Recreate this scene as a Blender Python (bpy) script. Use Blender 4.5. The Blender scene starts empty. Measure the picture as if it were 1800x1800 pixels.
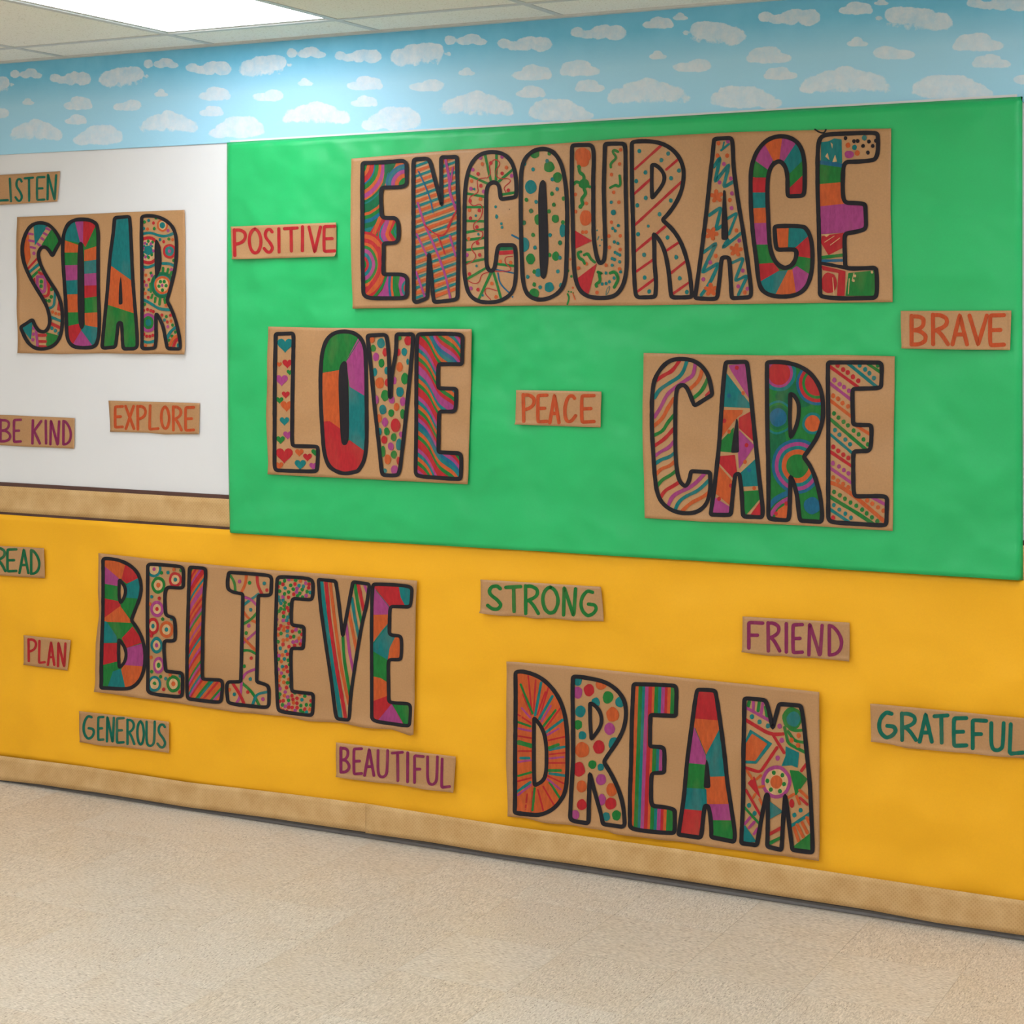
import bpy, bmesh, math, random
from mathutils import noise, Vector, geometry

# ------------------------------------------------------------------ camera, world, exposure
SC = bpy.context.scene
F_PX = 3208.0; YAW = math.radians(27.36); SN, CS = math.sin(YAW), math.cos(YAW)
HOR = 545.0                       # height of the horizon in the 1800 px picture
CAM_D, CAM_H = 4.694, 1.6016      # distance from the display wall, eye height
ROOM_H = 2.44
cam_data = bpy.data.cameras.new('camera'); cam = bpy.data.objects.new('camera', cam_data)
SC.collection.objects.link(cam)
cam.location = (0, -CAM_D, CAM_H); cam.rotation_euler = (math.pi/2, 0, YAW)
cam_data.sensor_width = 36; cam_data.lens = 36*F_PX/1800
cam_data.shift_y = -(900-HOR)/1800; cam_data.clip_start = .05
SC.camera = cam
world = bpy.data.worlds.new('world'); SC.world = world; world.use_nodes = True
world.node_tree.nodes['Background'].inputs[0].default_value = (.75, .8, .9, 1)
world.node_tree.nodes['Background'].inputs[1].default_value = .02
SC.view_settings.view_transform = 'Standard'; SC.view_settings.look = 'None'
SC.view_settings.gamma = 1; SC.view_settings.use_curve_mapping = False
SC.view_settings.exposure = 0.35
LAMP_POWER = 11.8                  # emission strength of the ceiling light diffusers
LAMP_COL = (.915, .975, 1.045)

C = bpy.context.collection

# ------------------------------------------------------------------ wall coordinates
def wall_pt(px, py, b=0.0):
    """point (x, z) on the vertical plane y = -b seen at picture point (px, py)"""
    u = (px-900)/F_PX; v = (HOR-py)/F_PX
    t = (CAM_D-b)/(CS+u*SN)
    return t*(-SN+u*CS), CAM_H+t*v
def pix(x, z, b=0.0):
    dx, dy = x, CAM_D-b
    zc = -SN*dx+CS*dy; xc = CS*dx+SN*dy
    return 900+F_PX*xc/zc, HOR-F_PX*(z-CAM_H)/zc

def lin(c):
    c /= 255.0
    return c/12.92 if c <= .04045 else ((c+.055)/1.055)**2.4
def rgb(r, g, b): return (lin(r), lin(g), lin(b), 1)

# ------------------------------------------------------------------ materials
def nt(name):
    m = bpy.data.materials.new(name); m.use_nodes = True
    t = m.node_tree; p = t.nodes['Principled BSDF']
    return m, t, p
def add(t, kind, **kw):
    n = t.nodes.new(kind)
    for k, v in kw.items(): setattr(n, k, v)
    return n
def obj_co(t, rnd=0.0, scale=(1, 1, 1)):
    tc = add(t, 'ShaderNodeTexCoord'); mp = add(t, 'ShaderNodeMapping')
    mp.inputs['Scale'].default_value = scale
    t.links.new(tc.outputs['Object'], mp.inputs['Vector'])
    if rnd:
        oi = add(t, 'ShaderNodeObjectInfo'); mu = add(t, 'ShaderNodeMath', operation='MULTIPLY')
        mu.inputs[1].default_value = rnd
        t.links.new(oi.outputs['Random'], mu.inputs[0]); t.links.new(mu.outputs[0], mp.inputs['Location'])
    return mp.outputs['Vector']
def noise_n(t, vec, scale, detail=3, rough=.55):
    n = add(t, 'ShaderNodeTexNoise'); n.inputs['Scale'].default_value = scale
    n.inputs['Detail'].default_value = detail; n.inputs['Roughness'].default_value = rough
    t.links.new(vec, n.inputs['Vector']); return n.outputs['Fac']
def ramp(t, fac, a, b, c0, c1):
    r = add(t, 'ShaderNodeValToRGB'); e = r.color_ramp.elements
    e[0].position = a; e[1].position = b; e[0].color = c0; e[1].color = c1
    t.links.new(fac, r.inputs[0]); return r.outputs[0]
def mix(t, fac, a, b, mode='MIX'):
    m = add(t, 'ShaderNodeMix', data_type='RGBA', blend_type=mode)
    if isinstance(fac, (int, float)): m.inputs[0].default_value = fac
    else: t.links.new(fac, m.inputs[0])
    for s, v in ((6, a), (7, b)):
        if isinstance(v, tuple): m.inputs[s].default_value = v
        else: t.links.new(v, m.inputs[s])
    return m.outputs[2]
def bump(t, p, h, strength, dist=.01):
    b = add(t, 'ShaderNodeBump'); b.inputs['Strength'].default_value = strength
    b.inputs['Distance'].default_value = dist
    t.links.new(h, b.inputs['Height']); t.links.new(b.outputs[0], p.inputs['Normal'])
def sc(c, k): return (c[0]*k, c[1]*k, c[2]*k, 1)

def mat_paper(name, col, var=.12, rough=.6, spec=.3, wr=.25, wscale=5, fib=160, tint=None, rnd=7, fa=.06, dist=.03, det=1.2):
    m, t, p = nt(name); v = obj_co(t, rnd)
    big = noise_n(t, v, wscale*.5, 3); fine = noise_n(t, v, fib, 2)
    c = ramp(t, big, .3, .7, sc(col, 1-var*.5), tint or sc(col, 1+var*.5))
    c = mix(t, 1.0, c, ramp(t, fine, .25, .75, (1-fa, 1-fa, 1-fa, 1), (1+fa, 1+fa, 1+fa, 1)), 'MULTIPLY')
    t.links.new(c, p.inputs['Base Color'])
    p.inputs['Roughness'].default_value = rough; p.inputs['Specular IOR Level'].default_value = spec
    w = noise_n(t, v, wscale, det, .45)
    bump(t, p, w, wr, dist)
    return m
def mat_flat(name, col, rough=.5, spec=.4, var=.06, s=30, wr=0):
    m, t, p = nt(name); v = obj_co(t)
    n = noise_n(t, v, s, 3)
    t.links.new(ramp(t, n, .3, .7, sc(col, 1-var), sc(col, 1+var)), p.inputs['Base Color'])
    p.inputs['Roughness'].default_value = rough; p.inputs['Specular IOR Level'].default_value = spec
    if wr: bump(t, p, n, wr, .004)
    return m

KRAFT = rgb(180, 134, 88)
M = {}
M['kraft'] = mat_paper('kraft_paper', KRAFT, .12, .5, .55, .6, 7, 220, fa=.07, dist=.03)
M['green_paper'] = mat_paper('green_paper', rgb(26, 184, 102), .1, .44, .5, .6, 5, 260, rnd=0, fa=.025, dist=.06, det=2)
M['yellow_paper'] = mat_paper('yellow_paper', rgb(247, 180, 32), .06, .6, .25, .7, 4, 260, rnd=0, fa=.02, dist=.06, det=1.6)
M['wall_white'] = mat_flat('white_painted_wall', rgb(226, 225, 226), .55, .3, .015, 4, .05)
M['wall_cream'] = mat_flat('cream_painted_wall', rgb(236, 231, 220), .7, .3, .02, 5)
M['trim_brown'] = mat_flat('dark_brown_trim', rgb(88, 58, 50), .5, .4, .1, 40)
M['base_vinyl'] = mat_flat('dark_vinyl_baseboard', rgb(62, 52, 52), .38, .5, .1, 40)
M['toe_grey'] = mat_flat('grey_vinyl_toe', rgb(92, 86, 84), .35, .5, .1, 40)  # toe in a lighter grey than the baseboard above it
M['grid_metal'] = mat_flat('white_grid_metal', rgb(206, 208, 205), .4, .4, .03, 60)

def mat_weave():
    m, t, p = nt('woven_kraft_border'); v = obj_co(t)
    b = add(t, 'ShaderNodeTexChecker'); mp = add(t, 'ShaderNodeMapping')
    mp.inputs['Rotation'].default_value = (0, math.radians(45), 0)
    t.links.new(v, mp.inputs[0])
    w1 = add(t, 'ShaderNodeTexWave', wave_type='BANDS', bands_direction='X'); w1.inputs['Scale'].default_value = 42
    w2 = add(t, 'ShaderNodeTexWave', wave_type='BANDS', bands_direction='Z'); w2.inputs['Scale'].default_value = 42
    for w in (w1, w2):
        t.links.new(mp.outputs[0], w.inputs['Vector']); w.inputs['Distortion'].default_value = 1.2
        w.inputs['Detail'].default_value = 2; w.inputs['Detail Scale'].default_value = 3
    mx = add(t, 'ShaderNodeMath', operation='MAXIMUM')
    t.links.new(w1.outputs['Fac'], mx.inputs[0]); t.links.new(w2.outputs['Fac'], mx.inputs[1])
    t.nodes.remove(b)
    blot = noise_n(t, v, 14, 3)
    c = ramp(t, mx.outputs[0], .25, .9, rgb(190, 150, 98), rgb(210, 172, 118))
    c = mix(t, .5, c, ramp(t, blot, .35, .7, rgb(190, 148, 92), rgb(222, 186, 134)))
    t.links.new(c, p.inputs['Base Color']); p.inputs['Roughness'].default_value = .6
    p.inputs['Specular IOR Level'].default_value = .25
    n = noise_n(t, v, 9, 3); ad = add(t, 'ShaderNodeMath', operation='MULTIPLY_ADD'); ad.inputs[1].default_value = .05
    t.links.new(mx.outputs[0], ad.inputs[0]); t.links.new(n, ad.inputs[2])
    bump(t, p, ad.outputs[0], .4, .012)
    return m
M['weave'] = mat_weave()

def mat_cloud():
    m, t, p = nt('cloud_print_paper'); v = obj_co(t)
    at = add(t, 'ShaderNodeAttribute'); at.attribute_name = 'cloud'
    n1 = noise_n(t, v, 38, 5, .65); n2 = noise_n(t, v, 11, 4, .6)
    ma = add(t, 'ShaderNodeMath', operation='MULTIPLY_ADD'); ma.inputs[1].default_value = 1.1
    t.links.new(n1, ma.inputs[0]); t.links.new(at.outputs['Fac'], ma.inputs[2])
    f = ramp(t, ma.outputs[0], .80, 1.32, (0, 0, 0, 1), (.95, .95, .95, 1))
    streak = noise_n(t, v, 24, 4, .7); f = mix(t, 1.0, f, ramp(t, streak, .3, .6, (.55, .55, .55, 1), (1, 1, 1, 1)), 'MULTIPLY')
    sky = ramp(t, n2, .3, .7, rgb(112, 196, 232), rgb(126, 205, 238))
    zz = add(t, 'ShaderNodeSeparateXYZ'); t.links.new(v, zz.inputs[0])
    pale = ramp(t, zz.outputs['Z'], -.16, .10, (1, 1, 1, 1), (0, 0, 0, 1))
    sky = mix(t, pale, sky, rgb(166, 218, 243))
    dens = mix(t, n1, rgb(200, 216, 230), rgb(232, 238, 245))
    c = mix(t, f, sky, dens)
    t.links.new(c, p.inputs['Base Color']); p.inputs['Roughness'].default_value = .5
    p.inputs['Specular IOR Level'].default_value = .35
    bump(t, p, n2, .12, .02)
    return m
M['cloud'] = mat_cloud()

def mat_tile_floor():
    m, t, p = nt('vinyl_composition_tile')
    tc = add(t, 'ShaderNodeTexCoord'); oi = add(t, 'ShaderNodeObjectInfo')
    rot = add(t, 'ShaderNodeVectorRotate', rotation_type='Z_AXIS')
    # flecks run lengthwise, each tile laid a quarter turn to a random side
    q = add(t, 'ShaderNodeMath', operation='MULTIPLY'); q.inputs[1].default_value = 7.3
    fl = add(t, 'ShaderNodeMath', operation='ROUND'); an = add(t, 'ShaderNodeMath', operation='MULTIPLY'); an.inputs[1].default_value = math.pi/2
    t.links.new(oi.outputs['Random'], q.inputs[0]); t.links.new(q.outputs[0], fl.inputs[0]); t.links.new(fl.outputs[0], an.inputs[0])
    t.links.new(tc.outputs['Object'], rot.inputs['Vector']); t.links.new(an.outputs[0], rot.inputs['Angle'])
    mp = add(t, 'ShaderNodeMapping'); mp.inputs['Scale'].default_value = (1, 3.2, 1)
    t.links.new(rot.outputs[0], mp.inputs['Vector'])
    mu = add(t, 'ShaderNodeMath', operation='MULTIPLY'); mu.inputs[1].default_value = 31
    t.links.new(oi.outputs['Random'], mu.inputs[0]); t.links.new(mu.outputs[0], mp.inputs['Location'])
    v = mp.outputs[0]
    base = ramp(t, oi.outputs['Random'], 0, 1, rgb(218, 205, 188), rgb(222, 212, 198))
    n1 = noise_n(t, v, 80, 4, .7)
    c = mix(t, 1.0, base, ramp(t, n1, .33, .68, (.66, .64, .61, 1), (1.22, 1.23, 1.24, 1)), 'MULTIPLY')
    vo = add(t, 'ShaderNodeTexVoronoi'); vo.inputs['Scale'].default_value = 60; t.links.new(v, vo.inputs['Vector'])
    n3 = noise_n(t, v, 20, 2)
    dk = ramp(t, vo.outputs['Distance'], .15, .30, (1, 1, 1, 1), (0, 0, 0, 1))
    gate = ramp(t, n3, .42, .56, (0, 0, 0, 1), (.9, .9, .9, 1))
    g2 = mix(t, 1.0, dk, gate, 'MULTIPLY')
    c = mix(t, g2, c, rgb(140, 120, 102))
    n4 = noise_n(t, tc.outputs['Object'], 6, 3)
    c = mix(t, ramp(t, n4, .45, .8, (0, 0, 0, 1), (.3, .3, .3, 1)), c, rgb(206, 184, 154))
    t.links.new(c, p.inputs['Base Color'])
    p.inputs['Roughness'].default_value = .38; p.inputs['Specular IOR Level'].default_value = .4
    bump(t, p, n1, .05, .003)
    return m
M['vct'] = mat_tile_floor()

def mat_ceiling():
    m, t, p = nt('mineral_fibre_ceiling_tile'); v = obj_co(t, 5)
    n1 = noise_n(t, v, 170, 3, .6); n2 = noise_n(t, v, 70, 2)
    c = ramp(t, n1, .3, .42, rgb(205, 202, 186), rgb(246, 246, 238))
    t.links.new(c, p.inputs['Base Color']); p.inputs['Roughness'].default_value = .9
    p.inputs['Specular IOR Level'].default_value = .1
    bump(t, p, n2, .3, .004)
    return m
M['ctile'] = mat_ceiling()
def mat_emit(name, power):
    m, t, p = nt(name)
    p.inputs['Base Color'].default_value = (.9, .9, .9, 1)
    p.inputs['Emission Color'].default_value = (*LAMP_COL, 1)
    p.inputs['Emission Strength'].default_value = power
    return m
M['emit'] = mat_emit('lit_acrylic_diffuser', LAMP_POWER)
M['emit_near'] = mat_emit('lit_acrylic_diffuser_near_wall', LAMP_POWER*.5)

def mat_ink(name, col, var=.16, spec=.25, thin=.14):
    m, t, p = nt(name); v = obj_co(t, 3, (1, 1, .35))
    n = noise_n(t, v, 130, 3, .6); n2 = noise_n(t, v, 18, 2)
    c = ramp(t, n, .3, .7, sc(col, 1-var), sc(col, 1+var))
    if thin: c = mix(t, ramp(t, n2, .5, .8, (0, 0, 0, 1), (thin, thin, thin, 1)), c, sc(KRAFT, .9))
    t.links.new(c, p.inputs['Base Color'])
    p.inputs['Roughness'].default_value = .55; p.inputs['Specular IOR Level'].default_value = spec
    w = noise_n(t, obj_co(t, 7), 7, 1.2, .4); bump(t, p, w, .28, .03)
    return m
INK = {'R': ('red', (188, 34, 42)), 'O': ('orange', (206, 92, 40)), 'G': ('green', (26, 122, 50)),
       'T': ('teal', (10, 120, 120)), 'P': ('magenta', (170, 66, 130)), 'B': ('blue', (20, 100, 135)),
       'D': ('deep_green', (10, 106, 64)), 'N': ('bare_kraft', (204, 164, 118)), 'K': ('black', (31, 28, 33)),
       'M': ('plum', (142, 38, 90)), 'E': ('emerald', (0, 108, 88)), 'A': ('bright_orange', (204, 82, 36))}
for k, (n, c) in INK.items():
    M['ink'+k] = mat_ink(n+'_marker_ink', sc(rgb(*c), .80 if k != 'N' else .92)) if k != 'K' else mat_ink(n+'_marker_ink', rgb(*c), .12, .2, 0)

# ------------------------------------------------------------------ object helpers
def tag(o, label=None, cat=None, group=None, kind=None):
    if label: o['label'] = label
    if cat: o['category'] = cat
    if group: o['group'] = group
    if kind: o['kind'] = kind
    return o
def link(name, me, parent=None, loc=(0, 0, 0)):
    o = bpy.data.objects.new(name, me); C.objects.link(o); o.location = loc
    if parent: o.parent = parent
    return o
def mesh(name, vs, fs, mats, mi=None, smooth=False):
    me = bpy.data.meshes.new(name); me.from_pydata(vs, [], fs)
    for m in mats: me.materials.append(m)
    if mi: me.polygons.foreach_set('material_index', mi)
    if smooth: me.polygons.foreach_set('use_smooth', [True]*len(me.polygons))
    me.update(); return me
def box_mesh(name, x0, x1, y0, y1, z0, z1, mat, bev=0.0):
    bm = bmesh.new(); bmesh.ops.create_cube(bm, size=1)
    for v in bm.verts:
        v.co = Vector((x0+(v.co.x+.5)*(x1-x0), y0+(v.co.y+.5)*(y1-y0), z0+(v.co.z+.5)*(z1-z0)))
    if bev: bmesh.ops.bevel(bm, geom=bm.edges[:], offset=bev, segments=2, affect='EDGES')
    me = bpy.data.meshes.new(name); bm.to_mesh(me); bm.free(); me.materials.append(mat); return me
def box(name, x0, x1, y0, y1, z0, z1, mat, parent=None, bev=0.0, kind=None):
    c = ((x0+x1)/2, (y0+y1)/2, (z0+z1)/2)
    me = box_mesh(name, x0-c[0], x1-c[0], y0-c[1], y1-c[1], z0-c[2], z1-c[2], mat, bev)
    o = link(name, me, parent, c)
    if kind: o['kind'] = kind
    return o

# ------------------------------------------------------------------ the room
X0, X1, YB = -7.0, 1.9, -7.2
box('wall_front', X0, X1, 0, .12, 0, ROOM_H+.1, M['wall_white'], kind='structure')
box('wall_back', X0, X1, YB-.12, YB, 0, ROOM_H+.1, M['wall_cream'], kind='structure')
box('wall_left', X0-.12, X0, YB-.12, .12, 0, ROOM_H+.1, M['wall_cream'], kind='structure')
box('wall_right', X1, X1+.12, YB-.12, .12, 0, ROOM_H+.1, M['wall_cream'], kind='structure')
FZ = .009
floor = box('floor', X0, X1, YB, 0, -.06, FZ-.003, M['vct'], kind='structure')
TS = .305; TX = -1.055; nx0 = -17; tile_me = box_mesh('floor_tile', -.1523, .1523, -.1523, .1523, -.003, 0, M['vct'], .0003)
for i in range(nx0, 7):
    for j in range(12):
        cx, cy = TX+(i+.5)*TS, -.5*TS-j*TS
        o = bpy.data.objects.new('floor_tile', tile_me); C.objects.link(o)
        o.parent = floor; o.location = (cx-floor.location.x, cy-floor.location.y, FZ-floor.location.z)
# ceiling: grid metal, fibre tiles, light panels
ceil_ = box('ceiling', X0, X1, YB, 0, ROOM_H+.03, ROOM_H+.1, M['wall_cream'], kind='structure')
def rail(x0, x1, y0, y1, z0=ROOM_H-.001, z1=ROOM_H+.012):
    o = box('grid_rail', x0, x1, y0, y1, z0, z1, M['grid_metal'], bev=.0008)
    o.parent = ceil_; o.location = Vector(o.location)-ceil_.location
GX = [-2.265+.61*k for k in range(-7, 7)]; GX = [x for x in GX if X0 < x < X1]
GY = [-.243-1.22*k for k in range(0, 6)]
for gx in GX: rail(gx-.012, gx+.012, YB, 0)
for gy in GY: rail(X0, X1, gy-.012, gy+.012, ROOM_H-.0015)
rail(X0, X1, -.022, -.0, ROOM_H-.006, ROOM_H+.004)
LIGHTS = [(-1, 0), (4, 0), (-1, 2), (3, 2), (-5, 2), (-1, 4), (3, 4)]   # column, row of the ceiling grid
xs = [X0]+GX+[X1]; ys = [0]+GY+[YB]
tile_cache = {}
for a, b in zip(xs[:-1], xs[1:]):
    for c, d in zip(ys[:-1], ys[1:]):
        col = round((b-(-2.265))/.61); 
        row = round((-.243-c)/1.22) if c < 0 else -1
        w, l = b-a-.020, c-d-.020
        if w <= .03 or l <= .03: continue
        cx, cy = (a+b)/2, (c+d)/2
        if (col, row) in LIGHTS and w > .5 and l > 1:
            e = link('ceiling_light', None, None, (cx, cy, ROOM_H+.004))
            near = (abs(cx+3.18) < .2 and c > -.3)
            tag(e, 'lit rectangular ceiling light panel in the grid nearest the cloud paper' if near
                else 'lit rectangular ceiling light panel outside the picture', 'ceiling light')
            if not near: e['group'] = 'ceiling light panels out of the picture'
            hw, hl = w/2+.006, l/2+.006
            bm = bmesh.new()
            def ring(x, y, z): return [bm.verts.new((s*x, q*y, z)) for s, q in ((-1, -1), (1, -1), (1, 1), (-1, 1))]
            r0, r1, r2 = ring(hw, hl, .006), ring(hw, hl, -.002), ring(hw-.022, hl-.022, -.001)
            for ra, rb in ((r0, r1), (r1, r2)):
                for k in range(4): bm.faces.new((ra[k], ra[(k+1) % 4], rb[(k+1) % 4], rb[k]))
            me = bpy.data.meshes.new('frame'); bm.to_mesh(me); bm.free(); me.materials.append(M['grid_metal'])
            link('frame', me, e)
            link('diffuser', box_mesh('diffuser', -hw+.02, hw-.02, -hl+.02, hl-.02, .0, .003, M['emit_near' if row == 0 else 'emit']), e)
            continue
        key = (round(w, 3), round(l, 3))
        if key not in tile_cache:
            tile_cache[key] = box_mesh('ceiling_tile', -w/2, w/2, -l/2, l/2, 0, .015, M['ctile'], .002)
        o = link('ceiling_tile', tile_cache[key], ceil_, Vector((cx, cy, ROOM_H+.001))-ceil_.location)

# ------------------------------------------------------------------ paper sheets
def along(pl, t):
    """point at parameter t (0..1) of a polyline, t measured by x or y extent"""
    n = len(pl)-1
    if n == 0: return pl[0]
    L = [0]
    for a, b in zip(pl[:-1], pl[1:]): L.append(L[-1]+math.hypot(b[0]-a[0], b[1]-a[1]))
    s = t*L[-1]
    for i in range(n):
        if s <= L[i+1] or i == n-1:
            f = (s-L[i])/max(1e-9, L[i+1]-L[i]); a, b = pl[i], pl[i+1]
            return (a[0]+f*(b[0]-a[0]), a[1]+f*(b[1]-a[1]))
class Sheet:
    """a sheet of paper on the wall; outline polylines in picture coordinates turned into wall points"""
    def __init__(s, name, label, cat, top, bot, left=None, right=None, base=.01, mat='kraft', cell=6,
                 curl=.004, bulge=.0012, seed=0, group=None, edge=0.0, clip_edges=None, wav=0.0):
        s.top, s.bot = top, bot
        s.left = left or [top[0], bot[0]]; s.right = right or [top[-1], bot[-1]]
        s.base, s.curl, s.bulge, s.seed, s.edge, s.wav = base, curl, bulge, seed, edge, wav
        s.tl, s.tr, s.bl, s.br = top[0], top[-1], bot[0], bot[-1]
        cx = sum(p[0] for p in (s.tl, s.tr, s.bl, s.br))/4; cy = sum(p[1] for p in (s.tl, s.tr, s.bl, s.br))/4
        x, z = wall_pt(cx, cy, base); s.c = (x, -base, z)
        w = s.tr[0]-s.tl[0]; h = s.bl[1]-s.tl[1]
        s.cell = cell; nu, nv = max(6, int(w/cell)), max(5, int(h/cell))
        vs, fs = [], []
        for j in range(nv+1):
            v = j/nv
            l, r = along(s.left, v), along(s.right, v)
            for i in range(nu+1):
                u = i/nu
                t, b = along(s.top, u), along(s.bot, u)
                px = (1-v)*t[0]+v*b[0]+(1-u)*l[0]+u*r[0]-((1-u)*(1-v)*s.tl[0]+u*(1-v)*s.tr[0]+(1-u)*v*s.bl[0]+u*v*s.br[0])
                py = (1-v)*t[1]+v*b[1]+(1-u)*l[1]+u*r[1]-((1-u)*(1-v)*s.tl[1]+u*(1-v)*s.tr[1]+(1-u)*v*s.bl[1]+u*v*s.br[1])
                vs.append(s.P(px, py, 0, (u, v)))
        for j in range(nv):
            for i in range(nu):
                a = j*(nu+1)+i
                fs.append((a, a+nu+1, a+nu+2, a+1))
        me = mesh(name, vs, fs, [M[mat]], smooth=True)
        s.o = link(name, me, None, s.c)
        sol = s.o.modifiers.new('thickness', 'SOLIDIFY'); sol.thickness = .0003; sol.offset = -1
        tag(s.o, label, cat, group)
    def uv(s, px, py):
        xl = s.tl[0]+(s.bl[0]-s.tl[0])*.5; xr = s.tr[0]+(s.br[0]-s.tr[0])*.5
        u = (px-xl)/(xr-xl); u = min(1, max(0, u))
        t, b = along(s.top, u)[1], along(s.bot, u)[1]
        return u, min(1, max(0, (py-t)/(b-t)))
    def h(s, u, v, px, py):
        k = s.seed*3.7
        d = s.bulge*(noise.noise(Vector((px/170+k, py/170, k)))+.35*noise.noise(Vector((px/60+k, py/75, k+5))))+s.bulge
        if s.wav:      # vertical buckling of hanging paper
            d += s.wav*(.5+.5*noise.noise(Vector((px/70+k, py/260, 2.2))))
        if s.curl:
            a = max(0, (v-.9)/.1); d += s.curl*a*a*(.55+.8*noise.noise(Vector((px/48+k, 3.1, k))))
            for e, q in ((u, 1), (1-u, 2)):
                a = max(0, (.05-e)/.05); d += s.curl*.8*a*a*(.4+noise.noise(Vector((py/60+k, q*9.1, k))))
            a = max(0, (.05-v)/.05); d += s.curl*.25*a*a*(.5+noise.noise(Vector((px/50+k, 11.7, k))))
        if s.edge:     # wrapped paper: edges turn back to the board
            w = s.tr[0]-s.tl[0]; hh = s.bl[1]-s.tl[1]
            m = min(u*w, (1-u)*w, v*hh, (1e9 if s.edge < 0 else (1-v)*hh))
            e = min(1, m/7); d = d*e-abs(s.edge)*(1-math.sqrt(max(0, 1-(1-e)**2)))
        return max(d, -s.base+.0015)
    def P(s, px, py, lift, uv=None):
        u, v = uv or s.uv(px, py)
        x, z = wall_pt(px, py, s.base)
        return (x-s.c[0], -(s.h(u, v, px, py)+lift), z-s.c[2])

# ------------------------------------------------------------------ marker drawing on sheets
def rnd_path(pts, r, closed=False, step=9):
    n = len(pts); out = []
    rng = range(n)
    for i in rng:
        p = pts[i]
        if not closed and i in (0, n-1): out.append(p); continue
        a, b = pts[i-1], pts[(i+1) % n]
        da, db = math.dist(a, p), math.dist(b, p)
        if da < 1e-6 or db < 1e-6: continue
        cosang = ((p[0]-a[0])*(b[0]-p[0])+(p[1]-a[1])*(b[1]-p[1]))/(da*db)
        rr = max(r, 16) if (cosang > .72 and r > 1.5) else r      # gentle bends become smooth curves
        ra, rb = min(rr, da*.5), min(rr, db*.5)
        A = (p[0]+(a[0]-p[0])*ra/da, p[1]+(a[1]-p[1])*ra/da)
        B = (p[0]+(b[0]-p[0])*rb/db, p[1]+(b[1]-p[1])*rb/db)
        for t in (0, .25, .5, .75, 1):
            out.append(((1-t)**2*A[0]+2*t*(1-t)*p[0]+t*t*B[0], (1-t)**2*A[1]+2*t*(1-t)*p[1]+t*t*B[1]))
    res = [out[0]]
    seq = out[1:]+([out[0]] if closed else [])
    for q in seq:
        p = res[-1]; d = math.dist(p, q)
        if d < .35: continue
        k = max(1, int(math.ceil(d/step)))
        for i in range(1, k+1): res.append((p[0]+(q[0]-p[0])*i/k, p[1]+(q[1]-p[1])*i/k))
    if closed and math.dist(res[0], res[-1]) < .35: res.pop()
    return res
def ribbon(path, w, closed=False, rough=0.0, seed=0):
    """list of small quads covering the stroke; round ends on open paths"""
    n = len(path); L, R = [], []
    for i, p in enumerate(path):
        a = path[i-1] if (i or closed) else p
        b = path[(i+1) % n] if (i < n-1 or closed) else p
        d1 = (p[0]-a[0], p[1]-a[1]); d2 = (b[0]-p[0], b[1]-p[1])
        l1, l2 = math.hypot(*d1) or 1, math.hypot(*d2) or 1
        if a is p: d1, l1 = d2, l2
        if b is p: d2, l2 = d1, l1
        tx, ty = d1[0]/l1+d2[0]/l2, d1[1]/l1+d2[1]/l2
        l = math.hypot(tx, ty) or 1; tx, ty = tx/l, ty/l
        k = 1/max(.75, (tx*d1[0]+ty*d1[1])/l1)
        hw = w/2*k*(1+rough*noise.noise(Vector((p[0]/9, p[1]/9, seed))))
        L.append((p[0]-ty*hw, p[1]+tx*hw)); R.append((p[0]+ty*hw, p[1]-tx*hw))
    q = []
    for i in range(n if closed else n-1):
        j = (i+1) % n; q.append([L[i], L[j], R[j], R[i]])
    if not closed:
        for i, s in ((0, -1), (n-1, 1)):
            p = path[i]; a0 = math.atan2(L[i][1]-p[1], L[i][0]-p[0])
            q.append([(p[0]+w/2*math.cos(a0-s*math.pi*k/8), p[1]+w/2*math.sin(a0-s*math.pi*k/8)) for k in range(9)])
    return q
def area2(p):
    return sum(p[i-1][0]*p[i][1]-p[i][0]*p[i-1][1] for i in range(len(p)))
def clip_half(poly, ax, ay, bx, by):
    out = []; n = len(poly); ex, ey = bx-ax, by-ay
    pv = poly[-1]; dp = ex*(pv[1]-ay)-ey*(pv[0]-ax)
    for c in poly:
        dc = ex*(c[1]-ay)-ey*(c[0]-ax)
        if (dp < 0) != (dc < 0):
            t = dp/(dp-dc); out.append((pv[0]+t*(c[0]-pv[0]), pv[1]+t*(c[1]-pv[1])))
        if dc >= 0: out.append(c)
        pv, dp = c, dc
    return out
def clip_conv(poly, conv):
    for i in range(len(conv)):
        a, b = conv[i-1], conv[i]
        poly = clip_half(poly, a[0], a[1], b[0], b[1])
        if len(poly) < 3: return None
    return poly
def ccw(p): return p if area2(p) > 0 else p[::-1]
def tess(loops):
    flat = [p for l in loops for p in l]
    tr = geometry.tessellate_polygon([[Vector((p[0], p[1], 0)) for p in l] for l in loops])
    return [ccw([flat[i] for i in t]) for t in tr]
CELL = 8.0
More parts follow.
